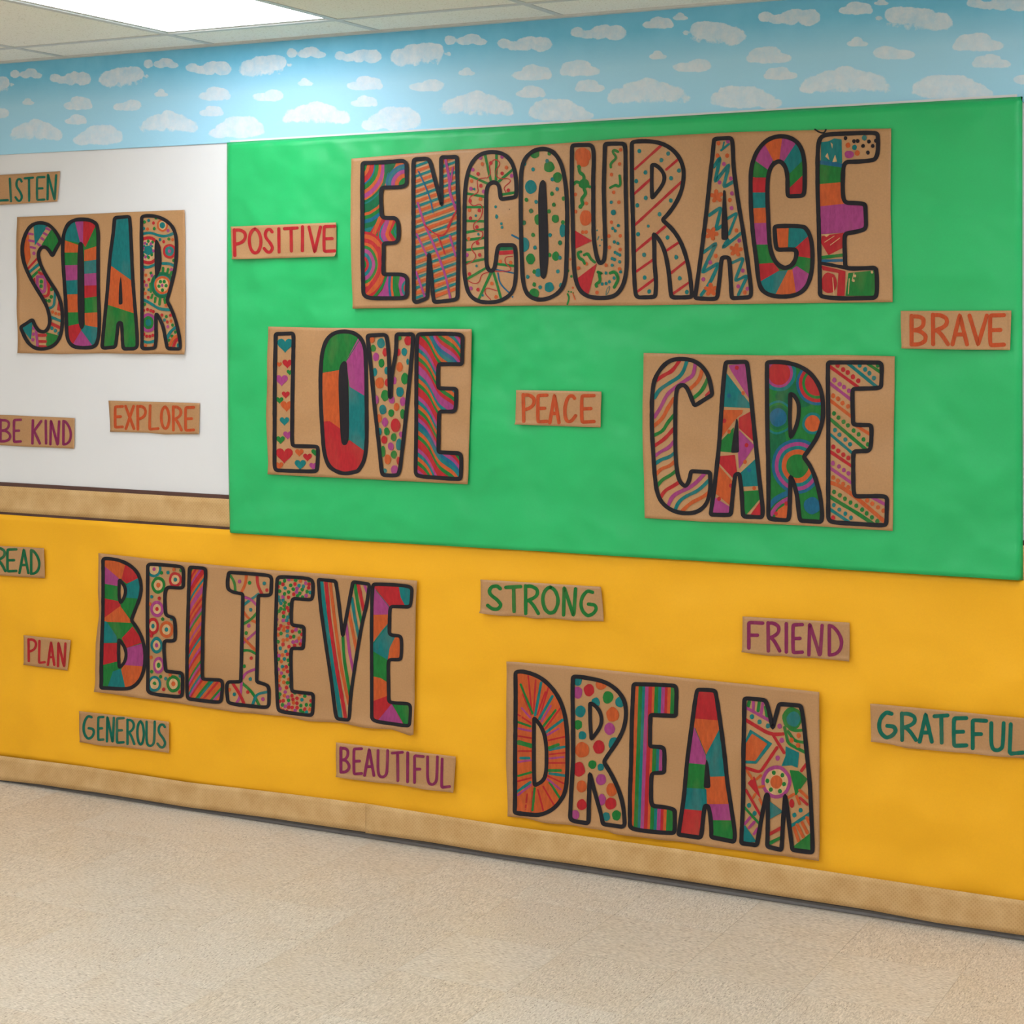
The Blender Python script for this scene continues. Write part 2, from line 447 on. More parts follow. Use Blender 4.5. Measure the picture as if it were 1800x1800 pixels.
def slabs(poly):
    """cut a convex polygon along the drawing's cell lines so that it can follow the curved paper"""
    res = []
    x0, x1 = min(p[0] for p in poly), max(p[0] for p in poly)
    for i in range(int(x0//CELL), int(x1//CELL)+1):
        a = clip_half(poly, i*CELL, 0, i*CELL, -1) if x0 < i*CELL else poly
        if len(a) < 3: continue
        if x1 > (i+1)*CELL: a = clip_half(a, (i+1)*CELL, 0, (i+1)*CELL, 1)
        if len(a) < 3: continue
        y0, y1 = min(p[1] for p in a), max(p[1] for p in a)
        for j in range(int(y0//CELL), int(y1//CELL)+1):
            b = clip_half(a, 0, j*CELL, 1, j*CELL) if y0 < j*CELL else a
            if len(b) < 3: continue
            if y1 > (j+1)*CELL: b = clip_half(b, 0, (j+1)*CELL, -1, (j+1)*CELL)
            if len(b) >= 3 and abs(area2(b)) > .02: res.append(((i, j), b))
    return res
class Region:
    def __init__(s, loops):
        s.cells = {}
        for t in tess(loops):
            if abs(area2(t)) < .01: continue
            for k, p in slabs(t): s.cells.setdefault(k, []).append(p)
    def clip(s, conv):
        x0, x1 = min(p[0] for p in conv), max(p[0] for p in conv)
        y0, y1 = min(p[1] for p in conv), max(p[1] for p in conv)
        out = []
        for i in range(int(x0//CELL), int(x1//CELL)+1):
            for j in range(int(y0//CELL), int(y1//CELL)+1):
                for f in s.cells.get((i, j), ()):
                    r = clip_conv(f, conv)
                    if r and abs(area2(r)) > .02: out.append(r)
        return out
    def inside(s, x, y):
        for f in s.cells.get((int(x//CELL), int(y//CELL)), ()):
            if all((f[i][0]-f[i-1][0])*(y-f[i-1][1])-(f[i][1]-f[i-1][1])*(x-f[i-1][0]) >= 0 for i in range(len(f))): return True
        return False
def ell(cx, cy, rx, ry, n=18, ph=0.0, rough=0.0, seed=0):
    o = []
    for k in range(n):
        a = 2*math.pi*k/n+ph; r = 1+rough*noise.noise(Vector((math.cos(a)*1.5+seed, math.sin(a)*1.5, seed*.7)))
        o.append((cx+rx*r*math.cos(a), cy+ry*r*math.sin(a)))
    return o
class Ink:
    def __init__(s, sheet, region=None):
        s.sh, s.reg, s.vs, s.fs, s.mi, s.mats, s.lay = sheet, region, [], [], [], [], 0
    def put(s, polys, col):
        """convex pieces, all of one colour and one layer"""
        if col not in s.mats: s.mats.append(col)
        m = s.mats.index(col); lift = .0009+s.lay*.00004; s.lay += 1
        for p in polys:
            p = ccw(p)
            if abs(area2(p)) < .02: continue
            for r in (s.reg.clip(p) if s.reg else [q for _, q in slabs(p)]):
                k = len(s.vs)
                s.vs += [s.sh.P(x, y, lift) for x, y in r]
                s.fs.append(tuple(range(k+len(r)-1, k-1, -1))); s.mi.append(m)
    def quads(s, qs, col):
        out = []
        for q in qs:
            if len(q) == 4:
                out += [[q[0], q[1], q[2]], [q[0], q[2], q[3]]]
            else: out.append(q)
        s.put(out, col)
    def build(s, name, parent, label=None):
        if not s.fs: return None
        me = mesh(name, s.vs, s.fs, [M['ink'+c] for c in s.mats], s.mi)
        o = link(name, me, parent)
        if label: o['label'] = label
        return o
def pts(tokens, fr):
    o = []
    for t in tokens:
        x, y = t.split(','); o.append((fr[0]+float(x)/fr[2], fr[1]+float(y)/fr[2]))
    return o
def draw(ink, prog, fr):
    S = fr[2]
    for ln in prog.strip().split(';'):
        tk = ln.split()
        if not tk: continue
        op, col = tk[0], tk[1]
        if op == 'f':
            polys = [p for c in ink.reg.cells.values() for p in c]
            if col not in ink.mats: ink.mats.append(col)
            m = ink.mats.index(col); lift = .0009+ink.lay*.00004; ink.lay += 1
            for r in polys:
                k = len(ink.vs); ink.vs += [ink.sh.P(x, y, lift) for x, y in r]
                ink.fs.append(tuple(range(k+len(r)-1, k-1, -1))); ink.mi.append(m)
        elif op == 'p': ink.put(tess([rnd_path(pts(tk[2:], fr), 1.2, True)]), col)
        elif op == 's':      # smooth stroke: s colour width pts
            ink.quads(ribbon(rnd_path(pts(tk[3:], fr), 7), float(tk[2])/S*1.13, rough=.2), col)
        elif op == 'l':      # many straight strokes: l colour width x,y x,y x,y x,y (pairs)
            P_ = pts(tk[3:], fr)
            ink.quads([q for a, b in zip(P_[::2], P_[1::2]) for q in ribbon(rnd_path([a, b], 1), float(tk[2])/S, rough=.25)], col)
        elif op == 'd':      # dots
            r = float(tk[2])/S
            ink.put([ell(x, y, r*.95, r*1.08, 18, rough=.14, seed=x) for x, y in pts(tk[3:], fr)], col)
        elif op == 'c':
            rx, ry = float(tk[2])/S, float(tk[3])/S
            ink.put([ell(x, y, rx, ry, 22, rough=.12, seed=x) for x, y in pts(tk[4:], fr)], col)
        elif op == 'k':      # concentric discs: k asp x,y r:C r:C
            asp = float(tk[1]); (x, y), = pts([tk[2]], fr)
            for t in tk[3:]:
                r, c = t.split(':'); r = float(r)/S
                ink.put([ell(x, y, r, r*asp, 30, rough=.06, seed=x)], c)
        elif op == 'h':      # hearts: h colour size x,y
            z = float(tk[2])/S*1.12
            for x, y in pts(tk[3:], fr):
                loop = []
                for k in range(22):
                    a = 2*math.pi*k/22
                    loop.append((x+z*(math.sin(a)**3), y-z*(.8125*math.cos(a)-.3125*math.cos(2*a)-.125*math.cos(3*a)-.0625*math.cos(4*a))))
                ink.put(tess([loop]), col)
        elif op == 'x':      # ragged five-armed star
            z = float(tk[2])/S
            for x, y in pts(tk[3:], fr):
                loop = []
                for k in range(20):
                    a = 2*math.pi*k/20+x; r = z*((1.0, .86, .5, .86)[k % 4])
                    loop.append((x+r*math.cos(a), y+r*math.sin(a)))
                ink.put(tess([loop]), col)
        elif op == 'W':      # wavy bands: W dy colour numbers x,y ...
            dy = float(tk[1])/S; cols = ['ROGTPB'[int(k)] for k in tk[2].split(',')]; cv = rnd_path(pts(tk[3:], fr), 9)
            for i, c in enumerate(cols):
                a = [(x, y+dy*i) for x, y in cv]; b = [(x, y+dy*(i+1)) for x, y in cv]
                ink.quads([[a[k], a[k+1], b[k+1], b[k]] for k in range(len(a)-1)], c)
        elif op == 'V':      # slanting upright bands: V y0 y1 shift x:C x:C ... xend
            y0, y1, sh = float(tk[1]), float(tk[2]), float(tk[3])
            xx = [(float(t.split(':')[0]), (t.split(':')+[''])[1]) for t in tk[4:]]
            for (xa, c), (xb, _) in zip(xx[:-1], xx[1:]):
                q = [(xa, y0), (xb, y0), (xb+sh, y1), (xa+sh, y1)]
                ink.quads([[(fr[0]+x/S, fr[1]+y/S) for x, y in q]], c)
        elif op == 'j':      # confetti: j COLOURS r n mindist
            r, n, md = float(tk[2])/S, int(tk[3]), float(tk[4])/S
            R_ = random.Random(int(n+r*100)); ks = list(ink.reg.cells); got = []
            tries = 0
            while len(got) < n and tries < 12000:
                tries += 1; k = R_.choice(ks); x, y = (k[0]+R_.random())*CELL, (k[1]+R_.random())*CELL
                if ink.reg.inside(x, y) and all(math.dist((x, y), g) > md for g in got): got.append((x, y))
            for ci, c in enumerate(col):
                ink.put([ell(x, y, r, r*1.1, 10, rough=.2, seed=x) for q, (x, y) in enumerate(got) if q % len(col) == ci], c)
def big_letter(sheet, fr, w, label, outer, prog, holes=(), solid=()):
    w *= 1.12
    out = rnd_path(pts(outer.split(), fr), 4.2, True); hs = [rnd_path(pts(h.split(), fr), 3.6, True) for h in holes]
    sol = [rnd_path(pts(h.split(), fr), 3.6, True) for h in solid]
    ink = Ink(sheet)
    lp = Region([out]+hs); col = Ink(sheet, lp); draw(col, prog, fr)
    ink.lay = col.lay+6
    ink.quads(ribbon(out, w, True, .12, w), 'K')
    for h in hs: ink.quads(ribbon(h, w*.92, True, .12, 3), 'K')
    o = ink.build('letter', sheet.o, label)
    for h in sol:
        k = Ink(sheet); k.lay = ink.lay; k.put(tess([h]), 'K'); k.build('filled_counter', o)
    col.build('marker_colouring', o)['kind'] = 'stuff'
    return o
def doodle(sheet, fr, prog, name='marker_doodle', label=None):
    k = Ink(sheet); draw(k, prog, fr); o = k.build(name, sheet.o, label); o['kind'] = 'stuff'; return o

# single-stroke capitals in a unit box, y down
GLY = {
 'A': [[(0, 1), (.5, 0), (1, 1)], [(.22, .66), (.8, .66)]],
 'B': [[(0, 0), (.0, 1)], [(0, .02), (.55, .02), (.85, .12), (.82, .34), (.5, .48), (.1, .5)], [(.1, .5), (.6, .52), (1, .7), (.95, .88), (.55, 1), (0, 1)]],
 'C': [[(.9, .1), (.72, 0), (.4, .02), (.15, .2), (0, .5), (.05, .85), (.3, 1), (.65, .96), (1, .76)]],
 'D': [[(0, 0), (.0, 1)], [(0, .0), (.3, .03), (.75, .25), (1, .55), (.85, .85), (.4, .99), (0, 1)]],
 'E': [[(1, 0), (.1, .01), (0, .06), (0, .95), (.1, 1), (1, .98)], [(.05, .5), (.75, .49)]],
 'F': [[(1, .03), (.1, 0), (0, .03), (0, 1)], [(.03, .5), (.62, .5)]],
 'G': [[(.75, .06), (.45, 0), (.15, .18), (0, .5), (.12, .82), (.45, 1), (.8, .92), (1, .72), (.9, .56), (.5, .53)]],
 'I': [[(.5, 0), (.5, 1)]],
 'K': [[(.05, 0), (0, 1)], [(1, .03), (.2, .46)], [(.15, .42), (.85, 1)]],
 'L': [[(.08, 0), (0, .95), (.1, 1), (1, .97)]],
 'N': [[(.0, 1), (.05, 0), (.1, .02), (.8, 1), (.86, .97), (1, .02)]],
 'O': [[(.5, 0), (.8, .1), (1, .42), (.97, .7), (.75, .95), (.45, 1), (.15, .85), (0, .5), (.08, .22), (.28, .05), (.5, 0)]],
 'P': [[(0, 0), (.05, 1)], [(0, .02), (.5, 0), (.9, .1), (1, .25), (.85, .42), (.5, .52), (.1, .56)]],
 'R': [[(0, 0), (.02, 1)], [(0, .02), (.45, 0), (.9, .12), (.95, .28), (.75, .42), (.15, .54)], [(.25, .52), (.6, .68), (1, 1)]],
 'S': [[(.92, .12), (.7, 0), (.3, .03), (.1, .2), (.2, .38), (.7, .58), (1, .8), (.75, .98), (.35, .98), (0, .82)]],
 'T': [[(0, .03), (1, 0)], [(.52, .02), (.55, 1)]],
 'U': [[(.02, 0), (0, .8), (.2, .97), (.55, 1), (.88, .9), (.95, .7), (1, 0)]],
 'V': [[(0, 0), (.5, 1), (1, 0)]],
 'X': [[(0, 0), (1, 1)], [(.95, 0), (.05, 1)]],
}
def word(sheet, fr, w, col, spec, label=None):
    S = fr[2]
    for it in spec.split():
        ch, b = it.split(':'); x0, y0, x1, y1 = [float(q) for q in b.split(',')]
        ink = Ink(sheet); out = []
        for st in GLY[ch]:
            p = [(fr[0]+(x0+u*(x1-x0))/S, fr[1]+(y0+v*(y1-y0))/S) for u, v in st]
            if ch == 'I': p = [(fr[0]+x0/S, p[0][1]), (fr[0]+x1/S, p[1][1])]
            r = 3.5 if ch not in 'AVNXK' else 1.2
            ink.quads(ribbon(rnd_path(p, r if ch not in 'EFLT' else 1.6), w, rough=.12, seed=x0), col)
        ink.build('letter', sheet.o, label)

# ------------------------------------------------------------------ large papers and trims on the wall
def xw(px): return wall_pt(px, 900)[0]
def rect_px(x0, x1, z0, z1, b=0):
    """picture outline (top, bottom) of a rectangle lying on the wall"""
    n = 24; X = [x0+(x1-x0)*i/n for i in range(n+1)]
    return [pix(x, z1, b) for x in X], [pix(x, z0, b) for x in X]
XL, XR = -6.2, .6                 # the display goes on beyond both sides of the picture
# brown chair rail with the woven strip pinned on it
box('trim_1', X0, X1, -.006, 0, .900, 1.0195, M['trim_brown'], kind='structure', bev=.001)
box('trim_2', X0, X1, -.0045, 0, 0, .062, M['base_vinyl'], kind='structure', bev=.0012)
bm = bmesh.new()                  # cove toe of the vinyl baseboard
prof = [(0, FZ), (-.008, FZ), (-.0075, FZ+.003), (-.0055, FZ+.008), (-.0045, FZ+.014), (0, FZ+.016)]
va = [bm.verts.new((X0, y, z)) for y, z in prof]; vb = [bm.verts.new((X1, y, z)) for y, z in prof]
for i in range(len(prof)): bm.faces.new((va[i], vb[i], vb[(i+1) % len(prof)], va[(i+1) % len(prof)]))
me = bpy.data.meshes.new('baseboard_toe'); bm.to_mesh(me); bm.free(); me.materials.append(M['toe_grey'])
toe = link('baseboard_front', me); toe['kind'] = 'structure'

def make_cloud_paper():
    """printed border paper: one sheet, the print carried by a 'cloud' attribute on its fine grid"""
    B = .003; st = 3.5
    x0, x1 = -420, 2320; nx = int((x1-x0)/st)
    zt, zb = 2.4385, 2.127; nz = 92
    clouds = []
    def cl(kind, ox, sc3, *bb):
        for q in bb:
            a, b, c, d = q; clouds.append((kind, ox+a/sc3, ox+b/sc3, c/sc3, d/sc3))
    cl('pair', 0, 3, (60, 225, 360, 415), (760, 945, 305, 362), (1515, 1720, 245, 308))
    cl('flat', 0, 3, (265, 475, 378, 452), (985, 1215, 322, 400), (1765, 2008, 260, 335))
    cl('large', 0, 3, (525, 790, 355, 468), (1265, 1545, 295, 412), (-130, 75, 405, 505))
    cl('tiny', 0, 3, (115, 180, 515, 555), (812, 888, 468, 512), (1565, 1650, 410, 455))
    cl('mid', 0, 3, (330, 485, 508, 580), (1045, 1215, 457, 532))
    cl('oval', 0, 3, (600, 748, 523, 590), (1335, 1495, 470, 540), (-95, 50, 568, 630))
    cl('mid', 0, 3, (340, 458, 603, 658), (1048, 1178, 557, 615))
    cl('heap', 0, 3, (50, 330, 628, 757), (735, 1045, 585, 714), (1490, 1850, 535, 670))
    cl('hill', 0, 3, (388, 645, 657, 768), (1105, 1392, 610, 733))
    cl('large', 600, 3, (260, 580, 230, 358)); cl('pair', 600, 3, (548, 775, 178, 240))
    cl('flat', 600, 3, (825, 1105, 192, 275), (1210, 1497, 130, 215))
    cl('tiny', 600, 3, (615, 710, 355, 400), (1620, 1720, 265, 315))
    cl('mid', 600, 3, (25, 218, 400, 478), (895, 1108, 340, 425), (1585, 1750, 88, 152), (45, 190, 505, 565), (915, 1075, 450, 517))
    cl('midm', 600, 3, (1155, 1370, 315, 403), (1235, 1395, 418, 487))
    cl('oval', 600, 3, (362, 540, 415, 488), (1750, 1950, 308, 386))
    cl('heap', 600, 3, (520, 910, 480, 627)); cl('heapm', 600, 3, (1405, 1830, 412, 567))
    cl('hill', 600, 3, (110, 420, 562, 692)); cl('hillm', 600, 3, (990, 1325, 520, 642))
    cl('tiny', 600, 3, (1745, 1830, 65, 108))
    cl('largem', 1200, 3, (0, 330, 118, 248), (1015, 1420, 40, 172))
    cl('flat', 1200, 3, (403, 720, 48, 138), (1500, 1840, -20, 62))
    cl('midm', 1200, 3, (340, 580, 243, 335), (1430, 1700, 172, 272), (430, 612, 352, 422), (1530, 1735, 285, 360))
    cl('mid', 1200, 3, (815, 1000, 8, 78)); cl('tiny', 1200, 3, (1005, 1090, -6, 28))
    cl('ovalm', 1200, 3, (1005, 1225, 240, 320)); cl('tiny', 1200, 3, (860, 980, 195, 248))
    cl('heapm', 1200, 3, (620, 1095, 350, 512)); cl('hillm', 1200, 3, (150, 525, 452, 575), (1215, 1640, 392, 528))
    cl('oval', 1200, 3, (1745, 1900, 372, 452))
    R_ = random.Random(5)         # beyond the picture the print goes on
    for side in ((-400, -45), (1850, 2300)):
        for k in range(16):
            cx = R_.uniform(*side); w = R_.uniform(20, 75); yt = pix(*(wall_pt(cx, 500)[0], zt))[1]; yb = pix(wall_pt(cx, 500)[0], zb)[1]
            cy = yt+(yb-yt)*((k*5 % 16+.5)/16); clouds.append((R_.choice(['mid', 'oval', 'large', 'heap', 'hill']), cx-w/2, cx+w/2, cy-w*.2, cy+w*.2))
    # a cloud is a union of soft ellipses in its own unit box (x, y, rx, ry, strength)
    SH = {'pair': [(.12, .55, .13, .38, .9), (.45, .6, .18, .35, .8), (.62, .42, .2, .38, 1), (.8, .68, .18, .28, .8)],
          'flat': [(.12, .45, .13, .3, .75), (.32, .6, .18, .28, .7), (.52, .5, .16, .42, .8), (.62, .35, .14, .35, .9), (.82, .5, .19, .45, 1)],
          'large': [(.2, .6, .2, .4, .9), (.4, .35, .2, .33, .9), (.62, .32, .24, .34, .95), (.75, .3, .12, .3, 1), (.45, .72, .25, .25, .5), (.7, .65, .18, .25, .35), (.95, .42, .05, .1, .6)],
          'tiny': [(.5, .45, .24, .42, .9), (.35, .68, .3, .28, .9), (.68, .7, .3, .25, .8)],
          'mid': [(.52, .38, .24, .36, 1), (.72, .5, .24, .38, 1), (.3, .68, .26, .28, .9), (.55, .75, .42, .25, .6), (.9, .7, .12, .25, .7)],
          'oval': [(.3, .6, .3, .3, .9), (.68, .48, .3, .42, 1), (.5, .6, .45, .3, .9)],
          'heap': [(.5, .25, .14, .25, .9), (.36, .42, .2, .28, .9), (.6, .42, .22, .3, .95), (.78, .6, .2, .28, .8), (.2, .55, .16, .28, .7), (.1, .7, .12, .2, .5), (.55, .7, .4, .2, .5), (.9, .72, .1, .2, .8)],
          'hill': [(.5, .38, .24, .34, 1), (.7, .4, .22, .36, 1), (.35, .58, .24, .3, 1), (.18, .75, .18, .22, .85), (.6, .68, .38, .28, .8), (.88, .55, .12, .3, .85)]}
    import numpy as np
    cols = []
    X = np.array([wall_pt(x0+i*st, 500, B)[0] for i in range(nx+1)])
    Z = np.linspace(zt, zb, nz+1)
    PX = np.array([x0+i*st for i in range(nx+1)])
    zc = (-SN*X+CS*(CAM_D-B)); PY = HOR-F_PX*(Z[None, :]-CAM_H)/zc[:, None]
    A = np.zeros(PY.shape)
    for kind, a, b, c, d in clouds:
        mir = kind.endswith('m'); kk = kind[:-1] if mir else kind
        i0 = max(0, int((a-4-x0)/st)); i1 = min(nx, int((b+4-x0)/st)+1)
        if i1 <= i0: continue
        U = (PX[i0:i1+1, None]-a)/(b-a); Vv = (PY[i0:i1+1]-c)/(d-c)
        if mir: U = 1-U
        best = np.zeros(U.shape[0:1]+Vv.shape[1:])
        for ex, ey, rx, ry, s in SH[kk]:
            q = np.sqrt(((U-ex)/rx)**2+((Vv-ey)/ry)**2)
            best = np.maximum(best, s*np.clip((1.25-q)/.55, 0, 1))
        fade = np.clip((1.15-Vv)/.5, .25, 1) if kk in ('large', 'heap') else 1
        A[i0:i1+1] = np.maximum(A[i0:i1+1], best*fade)
    cx, cz = float(X.mean()), float(Z.mean())
    vs = [(float(X[i])-cx, -.0009*(noise.noise(Vector((X[i]*3, Z[j]*3, 1)))+.9), float(Z[j])-cz) for i in range(nx+1) for j in range(nz+1)]
    fs = [(i*(nz+1)+j, i*(nz+1)+j+1, (i+1)*(nz+1)+j+1, (i+1)*(nz+1)+j) for i in range(nx) for j in range(nz)]
    me = mesh('cloud_border_paper', vs, fs, [M['cloud']], smooth=True)
    at = me.attributes.new('cloud', 'FLOAT', 'POINT'); at.data.foreach_set('value', A.reshape(-1).astype('float32'))
    o = link('cloud_border_paper', me, None, (cx, -B, cz))
    sol = o.modifiers.new('thickness', 'SOLIDIFY'); sol.thickness = .0004; sol.offset = -1
    tag(o, 'sky blue border paper printed with white clouds along the top of the wall', 'border paper')
make_cloud_paper()

t, b = rect_px(XL, XR, .09, .9105)
def ytop(x):                      # the upper edge runs up behind the green paper
    k = min(1, max(0, (x+3.43)/.12)); m = min(1, max(0, (-.985-x)/.12))
    return .9105+.009*min(k, m)+(.008 if x > -.985 else .008*k*(1-m))
t = [pix(x, ytop(x)) for x in [XL+(XR-XL)*i/160 for i in range(161)]]
Sheet('yellow_paper', 'wide golden yellow paper covering the lower wall', 'backing paper', t, b, base=.005, mat='yellow_paper', cell=9, curl=0, bulge=.0036, seed=1)
t, b = rect_px(-6.2, xw(419), .9185, 1.0065)
strip_mid = Sheet('woven_border_strip', 'tan woven-pattern strip on the brown rail below the white wall', 'border strip', t, b, base=.0085, mat='weave', cell=12, curl=0, bulge=.0006, seed=2)
t, b = rect_px(xw(1781), XR, .9185, 1.0065)
Sheet('woven_border_strip', 'tan woven-pattern strip end just past the right edge of the green paper', 'border strip', t, b, base=.0085, mat='weave', cell=12, curl=0, bulge=.0006, seed=3)
def ext(pl, left=None, right=None):
    pl = list(pl)
    if left is not None:
        z = wall_pt(*pl[0])[1]; x = wall_pt(*pl[0])[0]
        pl = [pix(left+(x-left)*k/6, z) for k in range(6)]+pl
    if right is not None:
        z = wall_pt(*pl[-1])[1]; x = wall_pt(*pl[-1])[0]
        pl = pl+[pix(x+(right-x)*(k+1)/6, z) for k in range(6)]
    return pl
topA = ext([(0, 1328), (150, 1347), (333, 1375), (500, 1394), (650, 1413)], left=-6.2)
botA = ext([(0, 1371), (67, 1378), (133, 1388), (167, 1392), (333, 1419), (480, 1438), (600, 1456), (652, 1463)], left=-6.2)
Sheet('woven_border_strip', 'long tan woven-pattern strip at the foot of the yellow paper, left of the seam', 'border strip', topA, botA, base=.019, mat='weave', cell=8, curl=0.0, bulge=.002, seed=4)
topB = ext([(643, 1412), (900, 1452), (1200, 1493), (1500, 1538), (1800, 1583)], right=XR)
botB = ext([(643, 1464), (757, 1480), (867, 1499), (1000, 1517), (1200, 1547), (1367, 1574), (1533, 1600), (1650, 1622), (1800, 1644)], right=XR)
Sheet('woven_border_strip', 'long tan woven-pattern strip at the foot of the yellow paper, right of the seam', 'border strip', topB, botB, base=.0215, mat='weave', cell=8, curl=0.0, bulge=.002, seed=5)
green = Sheet('green_paper', 'large bright green paper stretched over a raised board beside the white wall', 'backing paper',
    [(396, 250), (600, 238), (1000, 215), (1400, 191), (1796, 169)],
    [(401, 936), (620, 950), (900, 966), (1200, 984), (1500, 1002), (1797, 1020)],
    [(396, 250), (396, 500), (398, 790), (401, 936)], [(1796, 169), (1796, 600), (1797, 1020)],
    base=.019, mat='green_paper', cell=7, curl=0, bulge=.0036, seed=6, edge=-.0085)
# the thin board under the green paper
gx0, gz0 = wall_pt(401, 930, .01); gx1, gz1 = wall_pt(1790, 175, .01)
bd = box('backing_board', gx0+.006, gx1-.004, -.0075, -.0002, gz0+.012, 2.1235, M['wall_white'])
zl, zr = wall_pt(410, 246.5, .0075)[1], wall_pt(1790, 165.5, .0075)[1]
for v_ in bd.data.vertices:
    if v_.co.z > 0: v_.co.z = (zl if v_.co.x < 0 else zr)-bd.location.z
tag(bpy.data.objects['backing_board'], 'thin white board edge showing around the green paper', 'board')

# ------------------------------------------------------------------ big words
BG, BY, BW = .0268, .0162, .003   # where sheets sit on the green, the yellow and the white
E1 = (610, 250, 6); C1 = (800, 240, 6); U1 = (1000, 230, 6); A1 = (1200, 230, 6); G1 = (1300, 220, 6)
s = Sheet('word_banner', 'widest brown paper banner reading ENCOURAGE at the top of the green paper', 'banner',
    [(618.5, 279), (700, 272), (808, 263), (950, 255), (1100, 243), (1200, 237), (1300, 232), (1400, 229.5), (1490, 227), (1567, 226)],
    [(621, 542.5), (720, 541), (800, 539), (950, 537), (1100, 537), (1250, 535), (1400, 533), (1570, 531)],
    [(618.5, 279), (616.8, 400), (621, 542.5)], [(1567, 226), (1566, 370), (1568, 437), (1570, 531)], base=BG, curl=.004, seed=11)
big_letter(s, E1, 6.3, 'letter E filled with rainbow arcs',
 '172,222 400,212 600,195 635,225 638,440 600,475 378,480 362,560 375,780 400,800 520,800 550,850 556,1020 520,1062 395,1068 390,1395 600,1392 642,1430 640,1620 610,1645 230,1645 182,1605 172,1200 170,600',
 'f O;k 1.35 120,220 640:R 590:G 550:T 520:D 480:B 450:G 420:O 398:D 330:T 318:D 300:O 285:P 250:O 222:G 185:B 172:R 128:O 98:G;'
 'p D 400,215 530,215 430,330 400,470 375,470 400,330;p O 640,200 530,215 400,460 650,460;k 1.05 625,450 205:B 185:T 165:B 150:P 112:O 72:G;'
 'p R 385,720 190,1085 260,1200 420,1130 560,1060 560,800;s G 44 362,800 290,1020 390,1100;s T 20 402,800 345,1000 400,1060;s P 42 440,810 375,985 440,1060;s O 30 480,810 420,980 480,1060;p G 535,810 465,950 545,1060 570,900;s T 14 545,850 500,950 545,1010;'
 's R 60 420,745 240,1030 330,1110;s O 34 355,800 255,1040 420,1160;'
 'k 1.25 168,1290 285:R 262:O 225:R 190:O 165:G 138:P 104:T 80:B 72:R 46:G;'
 's O 40 400,1100 385,1250 370,1420 200,1600;s R 36 340,1120 365,1300 320,1440 190,1590;s G 26 420,1420 380,1530 270,1660;'
 'p P 440,1400 660,1400 660,1660 300,1660 380,1560;s B 22 460,1410 450,1520 470,1650;s O 26 490,1410 480,1520 495,1650;s G 56 530,1410 515,1520 545,1650;k 1.35 655,1540 95:P 72:T 48:R')
big_letter(s, E1, 6.3, 'letter N crossed by orange and teal slanting stripes',
 '705,205 720,182 850,172 885,205 925,370 990,600 1003,665 1003,600 998,400 998,160 1165,155 1168,400 1182,700 1180,1200 1172,1640 1145,1665 935,1685 918,1660 900,1450 870,1175 862,1450 855,1645 740,1690 712,1670 708,1200 706,700',
 ''.join('l T 27 715,%d 1185,%d;l O 33 715,%d 1185,%d;' % (258+107*i, 88+107*i, 312+107*i, 142+107*i) for i in range(14)) +
 's P 20 750,640 815,850 950,1150 1050,1420 1095,1650;s P 18 740,970 850,1200;s P 20 735,1370 830,1640;s P 24 1045,190 1090,420 1080,520 1160,720;s R 12 820,870 900,950 1010,1000 1070,930 1130,760;s B 12 760,310 830,460 890,620 910,740;s P 20 1090,990 1150,1200;s R 12 960,980 1040,1180;s P 16 1120,270 1100,420;s R 13 1160,720 1060,900')
big_letter(s, C1, 6.3, 'letter C with green ribs, coloured dots and a thin red scribble',
 '640,640 487,663 478,600 468,520 440,488 400,482 352,510 332,580 330,700 330,1000 332,1340 350,1400 382,1423 415,1400 430,1340 448,1180 472,1145 620,1145 640,1180 648,1350 640,1550 600,1660 500,1730 390,1752 270,1745 180,1700 130,1620 100,1450 98,1200 103,700 112,500 150,330 220,220 310,170 420,162 520,182 600,260 640,380 652,520 650,610',
 'l G 27 155,412 345,497 120,600 320,637 125,745 310,745 125,890 315,895 125,1010 315,975 125,1090 315,1068 130,1195 315,1172 130,1330 315,1292 135,1500 330,1385 250,1720 380,1440 485,1700 410,1440 320,200 378,460 440,190 434,460 610,350 460,478 500,612 640,590 450,1345 620,1365;'
 'p D 470,1160 620,1158 620,1195 470,1203;p R 462,1208 612,1200 618,1238 520,1248 465,1248;s B 14 440,1403 520,1420 620,1440;s B 14 455,1440 470,1545 550,1630 600,1665;'
 's R 8 340,440 380,400 360,300 420,230 490,280 430,360 440,430 500,450 560,440 600,470 510,540 540,590;s R 8 330,435 230,450 240,540 250,590 150,640 150,700 200,740 270,700 300,770 270,870 190,920 200,990 300,1000 290,1070 180,1130 175,1200 230,1250 200,1310 120,1350;s R 8 610,1262 525,1270 530,1340 600,1390 580,1420 400,1420 280,1450 260,1540 200,1555 140,1520;s R 8 450,1630 330,1590 310,1650 380,1720;'
 'd O 19 290,290 545,328 175,470 270,660 155,780 145,1078 590,1330 390,1550 435,1692 480,1318;d R 19 380,280 245,395 500,390 275,520 565,568 160,680 258,780 165,862 232,955 240,1125 262,1248 155,1450 245,1615;d P 20 270,225 500,215 190,350 600,415 170,550 305,580 128,1250 170,1600;d T 13 205,555 220,835 248,1030 230,1365 295,1675')
